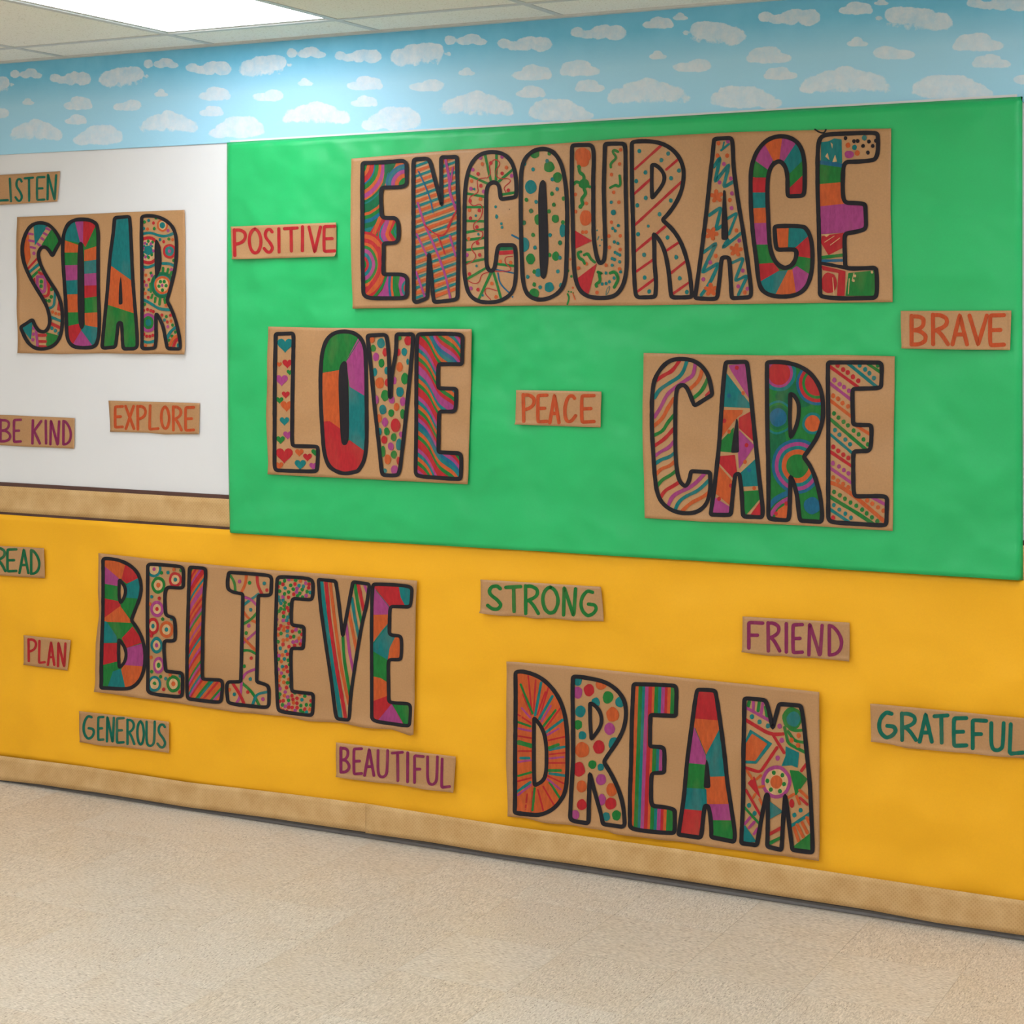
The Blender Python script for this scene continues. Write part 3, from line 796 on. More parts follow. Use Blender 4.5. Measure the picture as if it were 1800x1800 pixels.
big_letter(s, C1, 6.6, 'letter O with green and teal dots around a solid black centre',
 '935,125 1030,152 1105,240 1150,370 1178,570 1187,800 1182,1200 1172,1500 1130,1615 1040,1690 930,1725 820,1710 745,1640 715,1500 703,1200 697,900 697,600 702,350 740,230 825,150',
 'c G 50 52 845,180;c G 57 57 995,322;c G 50 55 1085,432;c G 38 55 875,875;c G 38 46 1060,868;c G 47 58 798,1290;c G 38 50 1065,1262;c G 54 52 835,1655;c T 60 73 802,530;c T 52 74 733,1140;c T 34 72 1138,992;c T 34 46 878,1436;c T 50 54 995,1590;c T 20 28 1120,1570;'
 'd G 21 998,180 1025,605 757,668 1148,655 1045,720 995,790 825,1038 838,1560 838,1425 1140,905 1000,1250;d D 23 805,785 730,910 1110,1122;d T 20 975,258 827,348 1080,555 1030,452 860,690 1005,1040 845,1172 1108,1278 1088,1423 768,1480 900,1590 735,290',
 solid=['930,452 962,480 975,700 985,1000 990,1300 970,1470 940,1510 905,1480 892,1300 885,1000 880,650 892,490'])
big_letter(s, U1, 6.6, 'letter U with orange discs, red wedges and green squiggles',
 '38,165 62,150 235,150 262,185 268,300 260,500 262,900 265,1150 300,1350 335,1403 375,1370 388,1250 385,1100 370,600 380,300 385,145 420,135 580,135 600,170 602,600 610,900 615,1230 615,1450 590,1600 530,1710 450,1758 300,1765 180,1740 100,1660 60,1500 50,1200 42,800 35,600 35,400',
 'c O 85 82 150,262;c O 65 62 150,322;c O 64 82 182,918;s G 30 110,382 112,440 165,470 160,530;c G 56 52 162,560;s G 28 60,560 80,530 160,570 225,592;s G 30 165,620 185,665 130,720 155,770 120,802;d G 22 125,800 110,382;'
 'd O 19 72,672 188,766 75,852 150,1070 185,1068 185,1402 105,1448 395,1418 300,1705 548,200 537,350 452,463 475,650 530,755 452,965 425,1110 545,1107 430,1230 543,1252 535,1457;'
 'p R 50,1040 250,1160 50,1255;p R 300,1398 270,1500 205,1750 60,1580;s G 26 130,1275 95,1285 110,1345 150,1360 170,1400;s G 26 165,1310 205,1290 230,1350 275,1385;s G 22 520,222 480,198 460,225 512,285 440,345 445,385;s G 24 538,475 550,570 520,590 500,568 440,600;s G 28 310,1490 355,1505 318,1500 340,1590 285,1615 295,1640;s G 28 440,1500 490,1480 530,1560 482,1650;'
 'c T 28 30 473,862;d T 17 450,755 465,1030 492,1055 525,1000 482,1172 520,1187 490,1282 515,1298 540,1310 460,1348 485,1358 538,1382 460,1418 395,1500 548,1487 480,1552 355,1615 396,1610 432,1592;s T 5 395,1730 400,1670 440,1625 430,1690 400,1730')
big_letter(s, U1, 6.6, 'letter R with slanting red stripes and teal dots',
 '665,128 700,112 850,108 980,130 1090,190 1170,280 1215,400 1212,520 1190,640 1130,770 1050,880 990,940 1100,1040 1180,1160 1240,1320 1280,1500 1302,1740 1280,1757 1100,1757 1078,1735 1060,1500 1020,1280 960,1150 898,1085 905,1200 905,1400 925,1600 915,1740 890,1755 730,1757 702,1720 690,1500 680,1000 668,600',
 'l R 27 700,402 972,158 685,670 865,508 1030,408 1170,288 690,1002 1190,538 700,1275 1035,995 715,1482 890,1360 1035,1262 1172,1170 1080,1500 1240,1372 720,1700 905,1562 1100,1718 1285,1588;d T 22 745,213 1050,240 978,310 1163,420 810,440 713,530 1080,500 813,708 1078,735 724,787 960,880 732,1090 1043,1125 796,1308 1135,1333 802,1548 1172,1555 850,1695 1248,1700;d T 16 840,1005',
 holes=['878,358 920,360 985,418 1018,490 990,580 880,712 876,550'])
big_letter(s, A1, 6.6, 'first letter A with teal zigzags, orange stars and dots',
 '340,88 400,80 510,75 530,110 540,400 580,700 640,1050 700,1450 730,1710 715,1755 530,1765 518,1740 512,1600 498,1355 480,1335 430,1335 412,1355 400,1500 370,1755 340,1778 135,1765 140,1720 200,1300 250,900 290,500 325,200 332,110',
 's T 32 330,380 400,275 340,545 495,345 430,600 530,540;s T 22 490,140 410,205;s T 14 440,120 420,200;s T 32 285,890 410,800 350,1050 420,1000;s T 26 470,930 580,860 490,1090;s T 30 620,1080 420,1240 480,1150;s T 32 225,1280 360,1180 205,1500 390,1390 290,1610 200,1730;s T 28 530,1390 650,1335 550,1590 690,1520 590,1730;x O 76 360,690 310,1085 565,1258 300,1675;'
 'd O 22 382,132 370,262 472,262 500,730 570,1050 353,1320 660,1705;d P 21 438,350 392,545 510,503 520,660 517,815 600,1158 295,1388 222,1565 637,1475 590,1640 685,1665 480,112',
 solid=['430,622 455,630 465,800 480,1000 488,1130 470,1152 420,1150 410,1130 416,900'])
big_letter(s, A1, 6.8, 'letter G in blocks of red, green, teal, orange and magenta',
 '1290,480 1288,650 1268,685 1120,692 1108,665 1110,500 1095,400 1060,342 1020,318 960,345 920,410 900,500 895,700 905,900 918,1200 950,1330 1010,1418 1080,1450 1160,1420 1200,1340 1205,1270 1175,1248 1010,1255 985,1225 972,1020 990,1005 1200,1002 1290,1015 1340,1080 1370,1200 1375,1400 1350,1560 1290,1680 1180,1742 1010,1752 880,1720 810,1640 785,1400 745,1100 722,800 718,500 730,360 780,220 870,110 980,58 1100,58 1200,105 1260,190 1288,320',
 'f G;p P 760,310 850,110 960,300 900,410;p O 850,110 980,20 1060,20 1025,320 960,320;p P 1060,20 1220,100 1080,320 1020,320;p T 1200,125 1300,240 1290,290 1130,450 1070,320;p R 1310,430 1310,700 1110,700 1130,600;p R 700,488 895,490 895,650 700,650;p T 700,650 900,650 900,810 700,822;p O 700,820 905,808 905,970 720,978;p P 720,975 910,970 925,1200 740,1200;p R 770,1405 960,1392 1025,1470 820,1592;p T 820,1590 1010,1480 1115,1470 970,1770 850,1740;p O 1112,1470 1160,1460 1212,1760 960,1770;p P 1160,1455 1205,1425 1360,1525 1300,1720 1205,1760;p R 1200,1320 1190,1230 1332,1105 1400,1350;p T 1125,990 1330,1000 1345,1095 1200,1225 1115,1240;p O 980,990 1125,990 1115,1250 990,1250;l D 6 890,410 755,325 765,490 890,490 1125,1020 1115,1240')
big_letter(s, G1, 6.8, 'last letter E of scribbled teal, green, orange, magenta and red patches',
 '1460,92 1466,200 1460,310 1430,365 1300,385 1130,388 1098,430 1090,600 1095,780 1130,820 1300,825 1330,845 1336,1000 1338,1075 1310,1110 1120,1145 1108,1200 1118,1490 1150,1515 1430,1505 1450,1535 1455,1780 1430,1822 1100,1830 890,1815 852,1790 848,1500 838,1000 826,700 825,300 840,150 900,98 1200,86 1400,80',
 'p T 860,180 940,170 1000,140 1078,150 1085,400 860,400;p N 905,330 930,290 950,370;p N 980,390 1010,310 1030,385;p N 960,180 985,200 980,250;p B 850,370 1090,405 1095,455 850,415;p G 840,412 1100,450 1100,605 840,625;p O 840,622 1100,600 1100,835 840,862;p P 840,858 1110,830 1345,830 1345,1108 1100,1135 840,1150;p R 870,1170 1100,1135 1100,1290 940,1372 860,1240;p N 875,1150 960,1150 920,1180;l N 7 900,1235 1000,1170 960,1265 1060,1190;l G 34 860,1398 1110,1368;l B 30 870,1432 1110,1425;l K 38 880,1458 1130,1505;p R 860,1478 1120,1540 1110,1800 1030,1800 1045,1560 880,1530;c R 82 108 945,1665;l N 9 985,1610 1000,1800;p G 1150,1560 1440,1530 1440,1800 1120,1800;l N 8 1210,1560 1190,1640 1160,1620 1150,1780;d N 14 1220,1590 1205,1640 1400,1550;'
 'd K 20 1120,138 1210,170 1248,168 1368,173 1305,220 1408,220 1357,290 1440,165;d T 27 1320,135 1215,235;d O 27 1147,212 1245,295;c P 48 42 1158,310')
doodle(s, G1, 's K 15 797,45 845,78 895,85 912,48', 'marker_loop', 'black marker loop at the paper edge above the last letter')
doodle(s, C1, 'd T 15 430,742 490,920 497,958;c T 16 24 440,845;d K 5 577,768;s B 18 603,1040 680,1080;d B 10 610,1690;d O 12 1218,1295 1245,1595;d G 14 1230,1475 1196,1415;d G 9 1200,1635 1228,1640 1250,1650;s G 16 1190,1770 1210,1700 1190,1660;s O 10 1245,1650 1270,1720', 'marker_splash')
doodle(s, U1, 'd T 9 300,1050 350,1150 330,1210;s T 9 318,1115 305,1150', 'marker_splash')

SO = (20, 360, 5.625)
s = Sheet('word_banner', 'brown paper sheet reading SOAR alone on the white wall', 'banner',
    [(32.4, 381.7), (120, 378), (220, 373), (326, 369)], [(32.8, 620.5), (110, 622), (180, 621), (250, 622), (327.7, 622.8)],
    [(32.4, 381.7), (29.8, 467), (31.5, 538), (32.8, 620.5)], None, base=BW, curl=.007, seed=12)
big_letter(s, SO, 5.6, 'letter S with magenta-checked bands, dots and coloured corners',
 '492,360 450,430 412,508 380,450 340,415 300,422 268,480 282,560 330,670 400,780 460,870 500,980 514,1100 505,1250 470,1350 400,1410 310,1430 220,1410 150,1340 98,1210 215,1133 240,1200 280,1250 340,1257 382,1200 387,1120 360,1010 300,900 230,790 170,680 125,560 112,430 132,320 180,220 250,178 330,178 400,212 460,290',
 'p T 222,180 375,190 235,405;p O 110,300 175,290 195,520 160,600 100,500;l P 22 350,232 405,262 325,280 378,312 300,330 345,360 262,385 300,412 172,285 215,292 180,352 225,362 195,418 238,428;d P 17 228,480;p G 400,240 510,360 410,520 345,420 300,400;l R 22 160,640 260,530;l T 28 175,672 285,580;l G 24 200,722 305,622;p R 265,650 350,690 330,720 270,680;s P 26 262,710 345,712 332,865 290,858 258,800 262,712;d G 18 300,760 298,805;p R 212,740 240,715 245,810;s R 24 345,708 378,790 370,905 290,905;s T 22 438,860 424,1010 360,1025;d G 18 402,835 400,910 378,950 345,950;p R 468,945 510,1060 455,1040;d O 15 412,1060 443,1075 475,1082;s T 24 395,1110 510,1155;s R 26 390,1170 505,1225;d T 17 405,1220 440,1245 475,1272;p G 350,1260 520,1305 430,1430 350,1440;l R 27 270,1290 345,1290 272,1350 345,1352 280,1400 350,1405;l P 26 250,1250 265,1390;d P 16 228,1220 222,1278 218,1335;p T 98,1210 215,1145 198,1335')
big_letter(s, SO, 5.8, 'letter O in wedges and bricks of colour around a black centre',
 '690,142 790,150 848,190 866,280 862,500 865,900 877,1100 872,1300 842,1390 790,1415 640,1412 580,1370 553,1300 545,1000 525,700 512,500 515,300 560,190 620,152',
 'f G;p T 490,170 620,140 690,380 500,340;p P 620,120 715,120 715,380 685,380;p R 715,120 845,190 735,420 712,380;p O 490,338 675,400 675,472 490,472;p P 500,600 675,595 675,742 500,752;p T 500,752 675,742 675,880 520,888;p O 520,888 675,882 675,1062 520,1065;p R 540,1205 695,1170 695,1240 610,1390 530,1360;p P 600,1400 700,1235 830,1410 640,1450;p T 695,1240 740,1185 900,1215 890,1380 820,1410;p O 725,448 880,398 880,540 725,558;p T 725,562 880,535 880,670 725,682;p P 725,682 880,672 880,798 725,800;p R 725,800 880,795 880,902 725,922;p O 725,1070 890,1062 890,1218 735,1190',
 solid=['690,362 712,378 725,600 730,1000 732,1200 702,1238 672,1200 660,1000 658,500 668,380'])
big_letter(s, SO, 5.6, 'letter A in teal, orange and green areas',
 '1025,128 1100,122 1172,115 1180,200 1190,400 1202,700 1222,950 1247,1250 1252,1400 1232,1422 1120,1425 1105,1380 1097,1180 1085,1165 1062,1170 1050,1280 1035,1405 920,1418 902,1400 920,1200 950,900 980,500 1010,300 1020,180',
 'p T 980,100 1210,100 1215,765 970,590;p O 970,590 1215,765 1240,1085 930,980;p G 930,980 1240,1080 1280,1440 880,1440',
 solid=['1085,702 1098,780 1106,980 1080,990 1065,980 1068,800'])
big_letter(s, SO, 5.6, 'letter R with flower rings, teal waves and small dots',
 '1295,117 1350,106 1450,115 1530,150 1600,212 1635,300 1642,420 1632,600 1600,750 1560,900 1545,945 1600,1050 1640,1170 1670,1300 1684,1410 1670,1425 1550,1420 1535,1350 1510,1200 1460,1100 1438,1075 1437,1200 1440,1300 1430,1415 1330,1425 1300,1410 1300,1200 1300,900 1295,500 1292,300',
 's T 24 1290,290 1380,272 1470,310 1550,310 1620,275;k 1.15 1497,203 55:O 38:N 27:T;k 1.1 1358,450 125:R 96:N 42:T;d T 12 1320,410 1315,470 1395,410 1400,470 1345,390 1350,510 1380,395;d G 15 1358,360 1310,500 1360,520 1392,495 1400,370;d P 14 1325,380 1308,430 1410,455 1330,515 1385,385;k 1.1 1568,458 66:R 44:T 16:P;s T 24 1290,605 1350,625 1425,590;s T 24 1500,580 1570,580 1630,612;l G 24 1500,700 1505,625 1540,700 1555,635 1570,710 1590,660 1380,780 1385,860 1400,890 1390,920 1430,920 1425,960 1475,930 1470,985 1520,930 1525,970;k 1.1 1500,795 118:D 90:T 82:O 60:N;d G 17 1480,760 1518,760 1535,800 1500,845 1465,805;d P 15 1497,797;s T 24 1290,930 1380,970 1460,1030 1580,1040;'
 'd R 15 1410,180 1512,365 1318,760 1365,740 1360,915 1315,1045 1352,1035 1385,1045 1410,1055 1495,1090 1580,1092 1548,1158 1318,1280 1345,1300 1375,1300 1405,1290;d G 15 1322,170 1418,235 1435,130 1562,338 1610,550 1385,675 1312,835 1325,985 1538,1105 1600,1190 1628,1258 1595,1298 1568,1340 1560,1390;d O 15 1352,240 1600,345 1335,695 1330,875 1535,995 1585,1150 1335,1395 1412,1395;d P 15 1555,255 1588,640 1340,795 1395,700 1553,1205 1310,640;d T 15 1362,155 1315,235 1475,345 1365,840 1520,1140;k 1.25 1362,1165 76:P 52:G 28:T;s T 24 1300,1345 1360,1365 1430,1345;s T 26 1545,1320 1580,1250 1640,1205;s O 26 1570,1400 1600,1320 1660,1290;s R 24 1610,1400 1630,1340 1670,1320;d T 20 1660,1390',
 solid=['1435,337 1460,360 1485,430 1496,560 1482,650 1430,742 1422,600 1420,400'])

LO = (460, 560, 6); VE = (640, 560, 6)
s = Sheet('word_banner', 'brown paper sheet reading LOVE on the left half of the green paper', 'banner',
    [(472.5, 574), (560, 576), (660, 577), (830.8, 578.5)], [(472.5, 833.5), (560, 838), (660, 842.5), (740, 847), (823.5, 851)],
    [(472.5, 574), (469, 727), (472.5, 833.5)], [(830.8, 578.5), (828, 700), (823.5, 851)], base=BG, curl=.006, seed=13)
big_letter(s, LO, 6.1, 'letter L filled with small coloured hearts',
 '152,162 335,155 340,200 335,500 328,900 325,1320 345,1343 590,1348 602,1380 590,1600 560,1612 160,1600 140,1560 143,1200 143,800 147,500',
 'h T 76 250,275;h R 48 275,472;h O 26 188,482;h G 30 300,565;h P 60 215,645;h R 38 258,800;h G 36 193,858;h O 58 268,918;h T 46 245,1078;h P 44 280,1225;h G 42 203,1275;h R 82 243,1435;h O 40 402,1410;h R 42 488,1458;h G 38 570,1408;h T 54 412,1535;h O 40 190,1548;h P 38 550,1552')
big_letter(s, LO, 6.3, 'letter O in green, magenta, teal, red and orange around a black centre',
 '870,132 980,148 1058,212 1098,320 1107,600 1112,1000 1112,1300 1090,1500 1020,1610 880,1640 770,1602 700,1540 660,1400 645,1200 627,900 622,600 640,350 690,212 770,148',
 'f G;p P 1030,190 1180,200 1150,860 930,720 895,440 950,340;p O 590,572 830,538 840,1170 600,1160;p R 590,1090 720,1080 840,1165 860,1340 930,1280 1150,1440 1100,1700 590,1700;p T 925,715 1150,850 1150,1440 925,1275;l D 8 640,570 815,540 900,440 1035,225',
 solid=['870,442 903,462 920,700 927,1000 925,1280 900,1332 865,1336 840,1300 825,1000 813,700 820,500'])
big_letter(s, VE, 6.2, 'letter V covered in oval coloured dots',
 '42,178 230,170 250,205 268,400 278,825 288,825 300,560 340,400 350,165 520,165 525,200 500,500 460,900 420,1300 380,1630 350,1655 220,1650 192,1620 160,1300 120,950 82,550 48,250',
 ';'.join('c %s %d %d %d,%d' % q for q in [('T',42,52,182,260),('R',28,45,225,355),('G',28,38,100,312),('P',32,45,128,405),('G',30,48,187,470),('T',25,45,118,565),('T',22,42,240,550),('O',45,62,168,680),('R',30,42,250,675),('P',22,40,325,655),('O',35,50,378,510),('T',30,42,428,350),('R',38,50,465,235),('R',25,40,362,355),('G',38,62,432,632),('T',40,52,382,772),('G',42,58,225,810),('P',32,42,295,855),('P',30,45,412,875),('O',28,42,345,930),('T',38,52,203,960),('G',30,40,290,995),('P',33,48,225,1092),('R',52,70,335,1125),('G',25,50,410,1005),('O',25,45,165,1050),('G',30,42,245,1190),('G',30,43,318,1250),('R',33,43,218,1278),('P',32,42,288,1347),('T',35,62,375,1330),('G',25,60,205,1400),('G',32,43,320,1432),('O',35,50,253,1485),('P',40,48,330,1595),('R',22,45,370,1500),('T',25,25,225,1605),('P',20,32,395,1220),('T',20,40,172,1190),('P',22,45,140,855),('O',25,35,90,222),('G',20,22,380,205),('T',14,34,465,455)]))
big_letter(s, VE, 6.3, 'letter E with wavy rainbow stripes',
 '580,165 800,156 1020,165 1048,192 1040,480 800,480 788,512 785,715 800,735 978,740 975,950 950,980 805,980 795,1015 790,1408 1010,1420 1035,1450 1028,1680 1000,1692 580,1662 550,1630 557,1200 557,800 560,400 565,200',
 'W 46 3,1,2,0,0,4,3,1,2,0,4,5,3,1,2,0,0,4,3,1,2,0,4,4,3,1,2,0,0,4,3,1,2,0,4,5,3,1,2,0,0,4,3,1,2,0,4 520,-560 600,-505 660,-450 710,-370 750,-280 800,-200 870,-150 950,-100 1010,-20 1070,90')

CA = (1120, 610, 5.625); RE = (1340, 620, 5.625)
s = Sheet('word_banner', 'brown paper sheet reading CARE on the right half of the green paper', 'banner',
    [(1132.4, 620.3), (1240, 623), (1360, 625), (1480, 624), (1573.8, 626.2)], [(1134.2, 910.4), (1244, 917), (1360, 921), (1460, 926), (1570, 933)],
    [(1132.4, 620.3), (1129.8, 752), (1134.2, 910.4)], [(1573.8, 626.2), (1571, 780), (1570, 933)], base=BG, curl=.005, seed=14)
big_letter(s, CA, 6.6, 'letter C with wavy candy-cane stripes',
 '748,470 570,582 550,530 520,450 485,385 445,372 402,400 385,480 380,700 380,1000 392,1200 420,1330 480,1380 518,1330 537,1225 725,1238 730,1400 700,1540 620,1622 520,1647 380,1632 260,1560 200,1450 175,1250 160,1000 148,800 150,500 170,320 250,192 340,125 450,115 560,130 650,192 715,290',
 's R 32 190,330 280,270 350,240 425,130;s T 32 175,500 220,420 330,350 450,280 500,120;s P 32 175,690 240,590 290,480 350,420 450,350 560,280 580,150;s O 32 170,780 260,700 300,610 365,510;s O 32 530,410 620,330 650,210;s G 30 175,870 260,830 300,750 370,670;s G 32 565,500 650,430 710,290;s R 32 175,975 260,920 320,860 370,800;s R 30 690,480 740,430;s P 30 180,1075 240,1030 310,1000 370,930;s T 30 180,1155 240,1110 320,1090 380,1040;s O 30 190,1260 240,1200 320,1180 380,1125;s G 30 200,1375 250,1310 330,1270 385,1225;s R 30 220,1520 270,1420 350,1380 420,1335;s P 32 305,1580 350,1470 450,1420 560,1370 680,1240;s T 30 375,1620 410,1530 490,1470 610,1420 720,1310;s O 32 450,1620 530,1540 640,1490 710,1440')
big_letter(s, CA, 6.8, 'letter A of coloured shards with darker dots',
 '880,150 1080,145 1095,172 1130,500 1160,800 1190,1100 1222,1400 1247,1600 1242,1682 1060,1675 1045,1640 1040,1450 1015,1252 975,1257 960,1350 930,1650 905,1662 735,1655 732,1630 760,1450 790,1200 820,900 845,500 862,300',
 'p P 905,180 1075,165 1120,525 935,240;p T 885,255 1115,555 1135,605 850,590;p O 850,622 1050,622 1040,660 1000,690 950,745 825,915;p R 1135,630 1008,700 1008,800 1165,945;p G 820,940 960,790 945,1042 820,1032;p P 1010,820 1165,975 1010,1205 1000,1050;p R 800,1080 970,1065 990,1230 958,1305 805,1140;p T 1190,1090 1025,1242 1050,1380 1210,1372;p O 800,1160 955,1335 925,1570 770,1440;p G 1050,1425 1215,1415 1215,1505 1080,1660 1050,1650;p R 1225,1515 1100,1690 1260,1690;p P 770,1485 935,1590 915,1680 730,1660;d R 20 990,205 865,730 1085,970 930,1370 812,1500 1075,750;d B 20 912,480 1110,1215;d O 19 1052,455 1070,1135 1160,1395 912,835',
 solid=['985,702 1002,720 1012,1042 930,1047 957,850'])
big_letter(s, RE, 6.8, 'letter R of dark green with rings and discs',
 '50,95 160,88 290,105 400,145 490,212 560,310 598,420 607,600 590,720 540,850 470,950 412,1030 480,1120 530,1240 580,1430 597,1600 588,1672 380,1660 365,1600 350,1420 320,1300 283,1220 280,1350 270,1635 250,1655 90,1645 65,1620 65,1200 55,800 50,400',
 'f G;c D 200 130 330,420;c D 120 200 120,900;k 1.0 170,205 172:T 138:P 112:R;k 1.05 540,300 205:B 178:R 145:G 118:R;k 1.08 500,700 102:T 76:O;k 1.08 160,640 152:T 132:G 112:D 84:B;k 1.05 350,1120 258:B 228:P 192:T 158:O 112:G;c B 84 84 495,1510;s B 44 60,1530 150,1430 270,1380;s P 34 80,1620 150,1500 270,1435;p O 110,1680 160,1550 280,1470 280,1680;d R 20 140,1590 240,1490',
 holes=['280,402 318,420 365,500 365,620 338,740 285,838 275,700 278,500'])
ES = 'l R 32 660,130 960,348;l T 34 830,90 1130,335;l G 32 1030,100 1200,212;l P 32 660,295 900,480;l O 32 660,462 900,645;l O 30 930,722 1090,822;l G 34 660,645 1020,952;l T 28 660,795 910,1008;l R 30 660,968 910,1138;l P 30 660,1130 910,1305;s O 34 660,1280 760,1310 900,1405 1225,1680;l P 32 1080,1425 1240,1512;s G 32 660,1415 780,1490 900,1560 1100,1690;l T 30 660,1540 860,1672;'
big_letter(s, RE, 6.8, 'letter E with slanting stripes and rows of dots between',
 '652,97 900,95 1170,98 1187,130 1178,335 1150,350 900,357 893,400 900,700 930,715 1070,715 1085,740 1077,940 1050,970 910,975 900,1020 905,1390 930,1420 1210,1415 1237,1440 1230,1690 1210,1707 690,1675 655,1640 655,1200 655,600 650,300',
 ES+'d R 23 747,125 802,167 847,195 898,238 952,278;d T 22 965,125 1020,165 1062,203 1107,250;d P 22 713,270 767,310 810,340 860,375;d O 22 703,425 750,455 795,497 850,530;d G 21 710,600 755,642 805,682 848,718 905,770 955,808 1003,857 1045,905 1145,125;d T 21 722,765 765,810 822,858 870,905;d R 22 705,930 752,970 803,1008 853,1040;d P 21 700,1092 760,1125 808,1160 855,1192;d O 21 705,1233 750,1265 802,1297 853,1330;d O 21 1040,1460 1090,1492 1147,1528 1200,1560;d G 21 712,1375 768,1408 820,1443 875,1480 932,1512 990,1550 1035,1588 1087,1627 1140,1665;d T 20 710,1505 765,1550 823,1590 880,1630;d R 22 705,1630')

BE = (165, 965, 6); IE = (380, 990, 6); VF = (540, 1000, 6)
s = Sheet('word_banner', 'brown paper banner reading BELIEVE on the left of the yellow paper', 'banner',
    [(174.2, 972), (280, 984), (380, 993), (465, 1001), (540, 1006), (640, 1014), (734, 1020.5)],
    [(169.2, 1215), (240, 1225), (330, 1238), (400, 1249), (465, 1256), (500, 1257), (540, 1267), (600, 1270), (640, 1278), (690, 1282), (723, 1292.5), (729.5, 1290)],
    [(174.2, 972), (173, 1040), (175, 1082), (170.5, 1132), (169.2, 1215)], [(734, 1020.5), (732.5, 1060), (731.5, 1110), (730, 1200), (729.5, 1290)], base=BY, curl=.010, seed=15)
big_letter(s, BE, 5.5, 'letter B in wedges of orange, red, magenta, green and teal',
 '103,105 140,97 250,110 360,152 450,222 495,310 510,420 490,520 450,620 400,750 470,840 520,950 547,1080 540,1250 500,1370 430,1450 350,1477 90,1460 90,1200 103,700 105,300',
 'f G;p O 100,90 350,120 300,310 270,320 100,165;p R 345,125 500,295 350,365 295,320;p P 95,160 270,310 270,392 95,362;p T 480,300 540,430 500,525 345,512 345,375;p R 95,515 270,550 292,600 120,740 95,740;p O 285,600 400,760 400,778 95,765 95,740;p T 95,760 140,762 245,920 250,985 95,990;p R 90,992 265,990 262,1182 90,1225;p R 415,815 530,980 350,1042 298,940;p P 345,1045 545,985 570,1245 320,1222;p O 325,1222 560,1240 440,1480 340,1480 290,1270;p T 205,1290 290,1262 342,1480 145,1480',
 holes=['275,322 318,370 345,430 330,508 288,570 270,500', '270,952 330,1030 350,1110 330,1200 272,1250 263,1100'])
big_letter(s, BE, 5.5, 'first letter E with coloured ring targets',
 '576,165 620,158 800,170 930,185 955,220 950,400 920,412 790,400 760,432 755,560 765,690 800,710 850,720 868,800 865,950 840,970 760,965 745,1000 750,1150 765,1288 930,1305 945,1340 940,1540 910,1560 620,1525 577,1490 575,1000 572,600 576,300',
 'k 1.1 640,212 78:T 52:N 18:P;k 1.2 685,380 74:G 46:N 22:O;k 1.15 865,322 70:R 44:N 20:T;k 1.25 672,632 70:P 42:N 18:R;k 1.45 630,812 62:R 38:N 18:T;k 1.2 772,848 74:O 46:N 20:T;k 1.4 668,1015 64:T 38:N 18:P;k 1.55 688,1225 58:P 36:N 19:G;k 1.2 645,1420 70:T 46:N 20:G;k 1.2 845,1420 74:G 46:N 22:O;'
 'd G 18 720,250 733,738 615,1293 710,1345 925,225;d T 18 788,247 617,502 763,1365 828,735 915,1335;d R 18 697,518 613,915 742,1478 912,1508;d O 18 850,215 610,1140 810,1325 598,580')
big_letter(s, BE, 5.5, 'letter L in slanting red, orange, teal and green streaks',
 '1018,195 1045,190 1180,202 1190,240 1170,500 1157,900 1150,1350 1165,1372 1350,1380 1370,1420 1350,1600 1320,1615 1010,1577 990,1540 990,1200 1002,700 1010,400',
 'W 36 2,2,1,0,1,4,0,0,1,3,1,4,4,1,0,1,0,4,2,1,1,4,1,0,0,3,1,1,4,0,1,1,2,4,0,1,3,4,0,1,1,2,3,1,0,1,1,2,4,1,0,1,1 980,280 1040,150 1120,30 1220,-90 1400,-300')
big_letter(s, IE, 5.6, 'letter I with crossing coloured curves and dots',
 '143,95 300,105 560,125 590,152 585,320 560,340 450,337 445,500 440,900 433,1250 540,1280 565,1320 560,1500 530,1522 170,1480 130,1460 113,1300 130,1250 265,1248 275,900 285,500 287,322 180,305 130,270 123,200 133,120',
 's G 24 145,120 200,200 205,300;s O 26 322,130 312,220 268,310;s R 26 435,130 440,230 490,330;s T 26 290,440 450,325;s P 24 290,355 370,375 440,450;s O 24 285,500 340,580 440,630;s G 24 280,645 380,590 450,500;s P 22 290,840 440,710;s O 26 285,780 430,930;s G 24 280,920 360,915 440,965;s P 24 285,1210 320,1150 430,1112;s G 26 280,1265 390,1360 460,1500;s P 24 272,1260 262,1400 215,1480;s R 26 175,1260 250,1370 305,1490;s T 26 385,1500 430,1380 560,1352;d P 20 252,192 350,658 498,1432;d G 19 357,205 323,735 302,1085;d T 19 512,212 370,490 365,1220 197,1382;d R 18 540,283 375,1000 338,1358;d O 19 143,1333')
big_letter(s, IE, 5.6, 'middle letter E packed with tiny confetti dots',
 '653,150 700,142 900,150 1000,165 1030,200 1025,360 1000,385 820,370 800,402 795,620 810,652 930,668 932,780 920,900 805,895 790,930 795,1200 800,1340 830,1357 1020,1375 1030,1420 1020,1590 990,1605 690,1560 652,1520 640,1200 625,800 640,400 645,200',
 'j RGTPOGR 19 175 33')
big_letter(s, IE, 5.6, 'letter V with long thin coloured stripes',
 '1083,172 1110,172 1265,188 1290,350 1340,768 1400,450 1447,195 1622,220 1600,400 1540,650 1480,1000 1420,1400 1407,1652 1285,1640 1262,1600 1220,1250 1160,850 1105,450',
 's T 38 1110,180 1150,520 1230,1050 1315,1640;s R 34 1160,180 1200,600 1280,1150 1370,1640;s O 28 1205,190 1260,650 1320,1100 1400,1480;s G 28 1340,780 1350,1000 1420,1420;s P 26 1375,640 1410,950 1460,1180;s O 28 1400,500 1440,700 1500,1000;s T 28 1435,370 1470,600 1520,830;s G 30 1465,210 1500,450 1550,680;s R 32 1500,210 1560,490;s P 24 1565,220 1610,340')
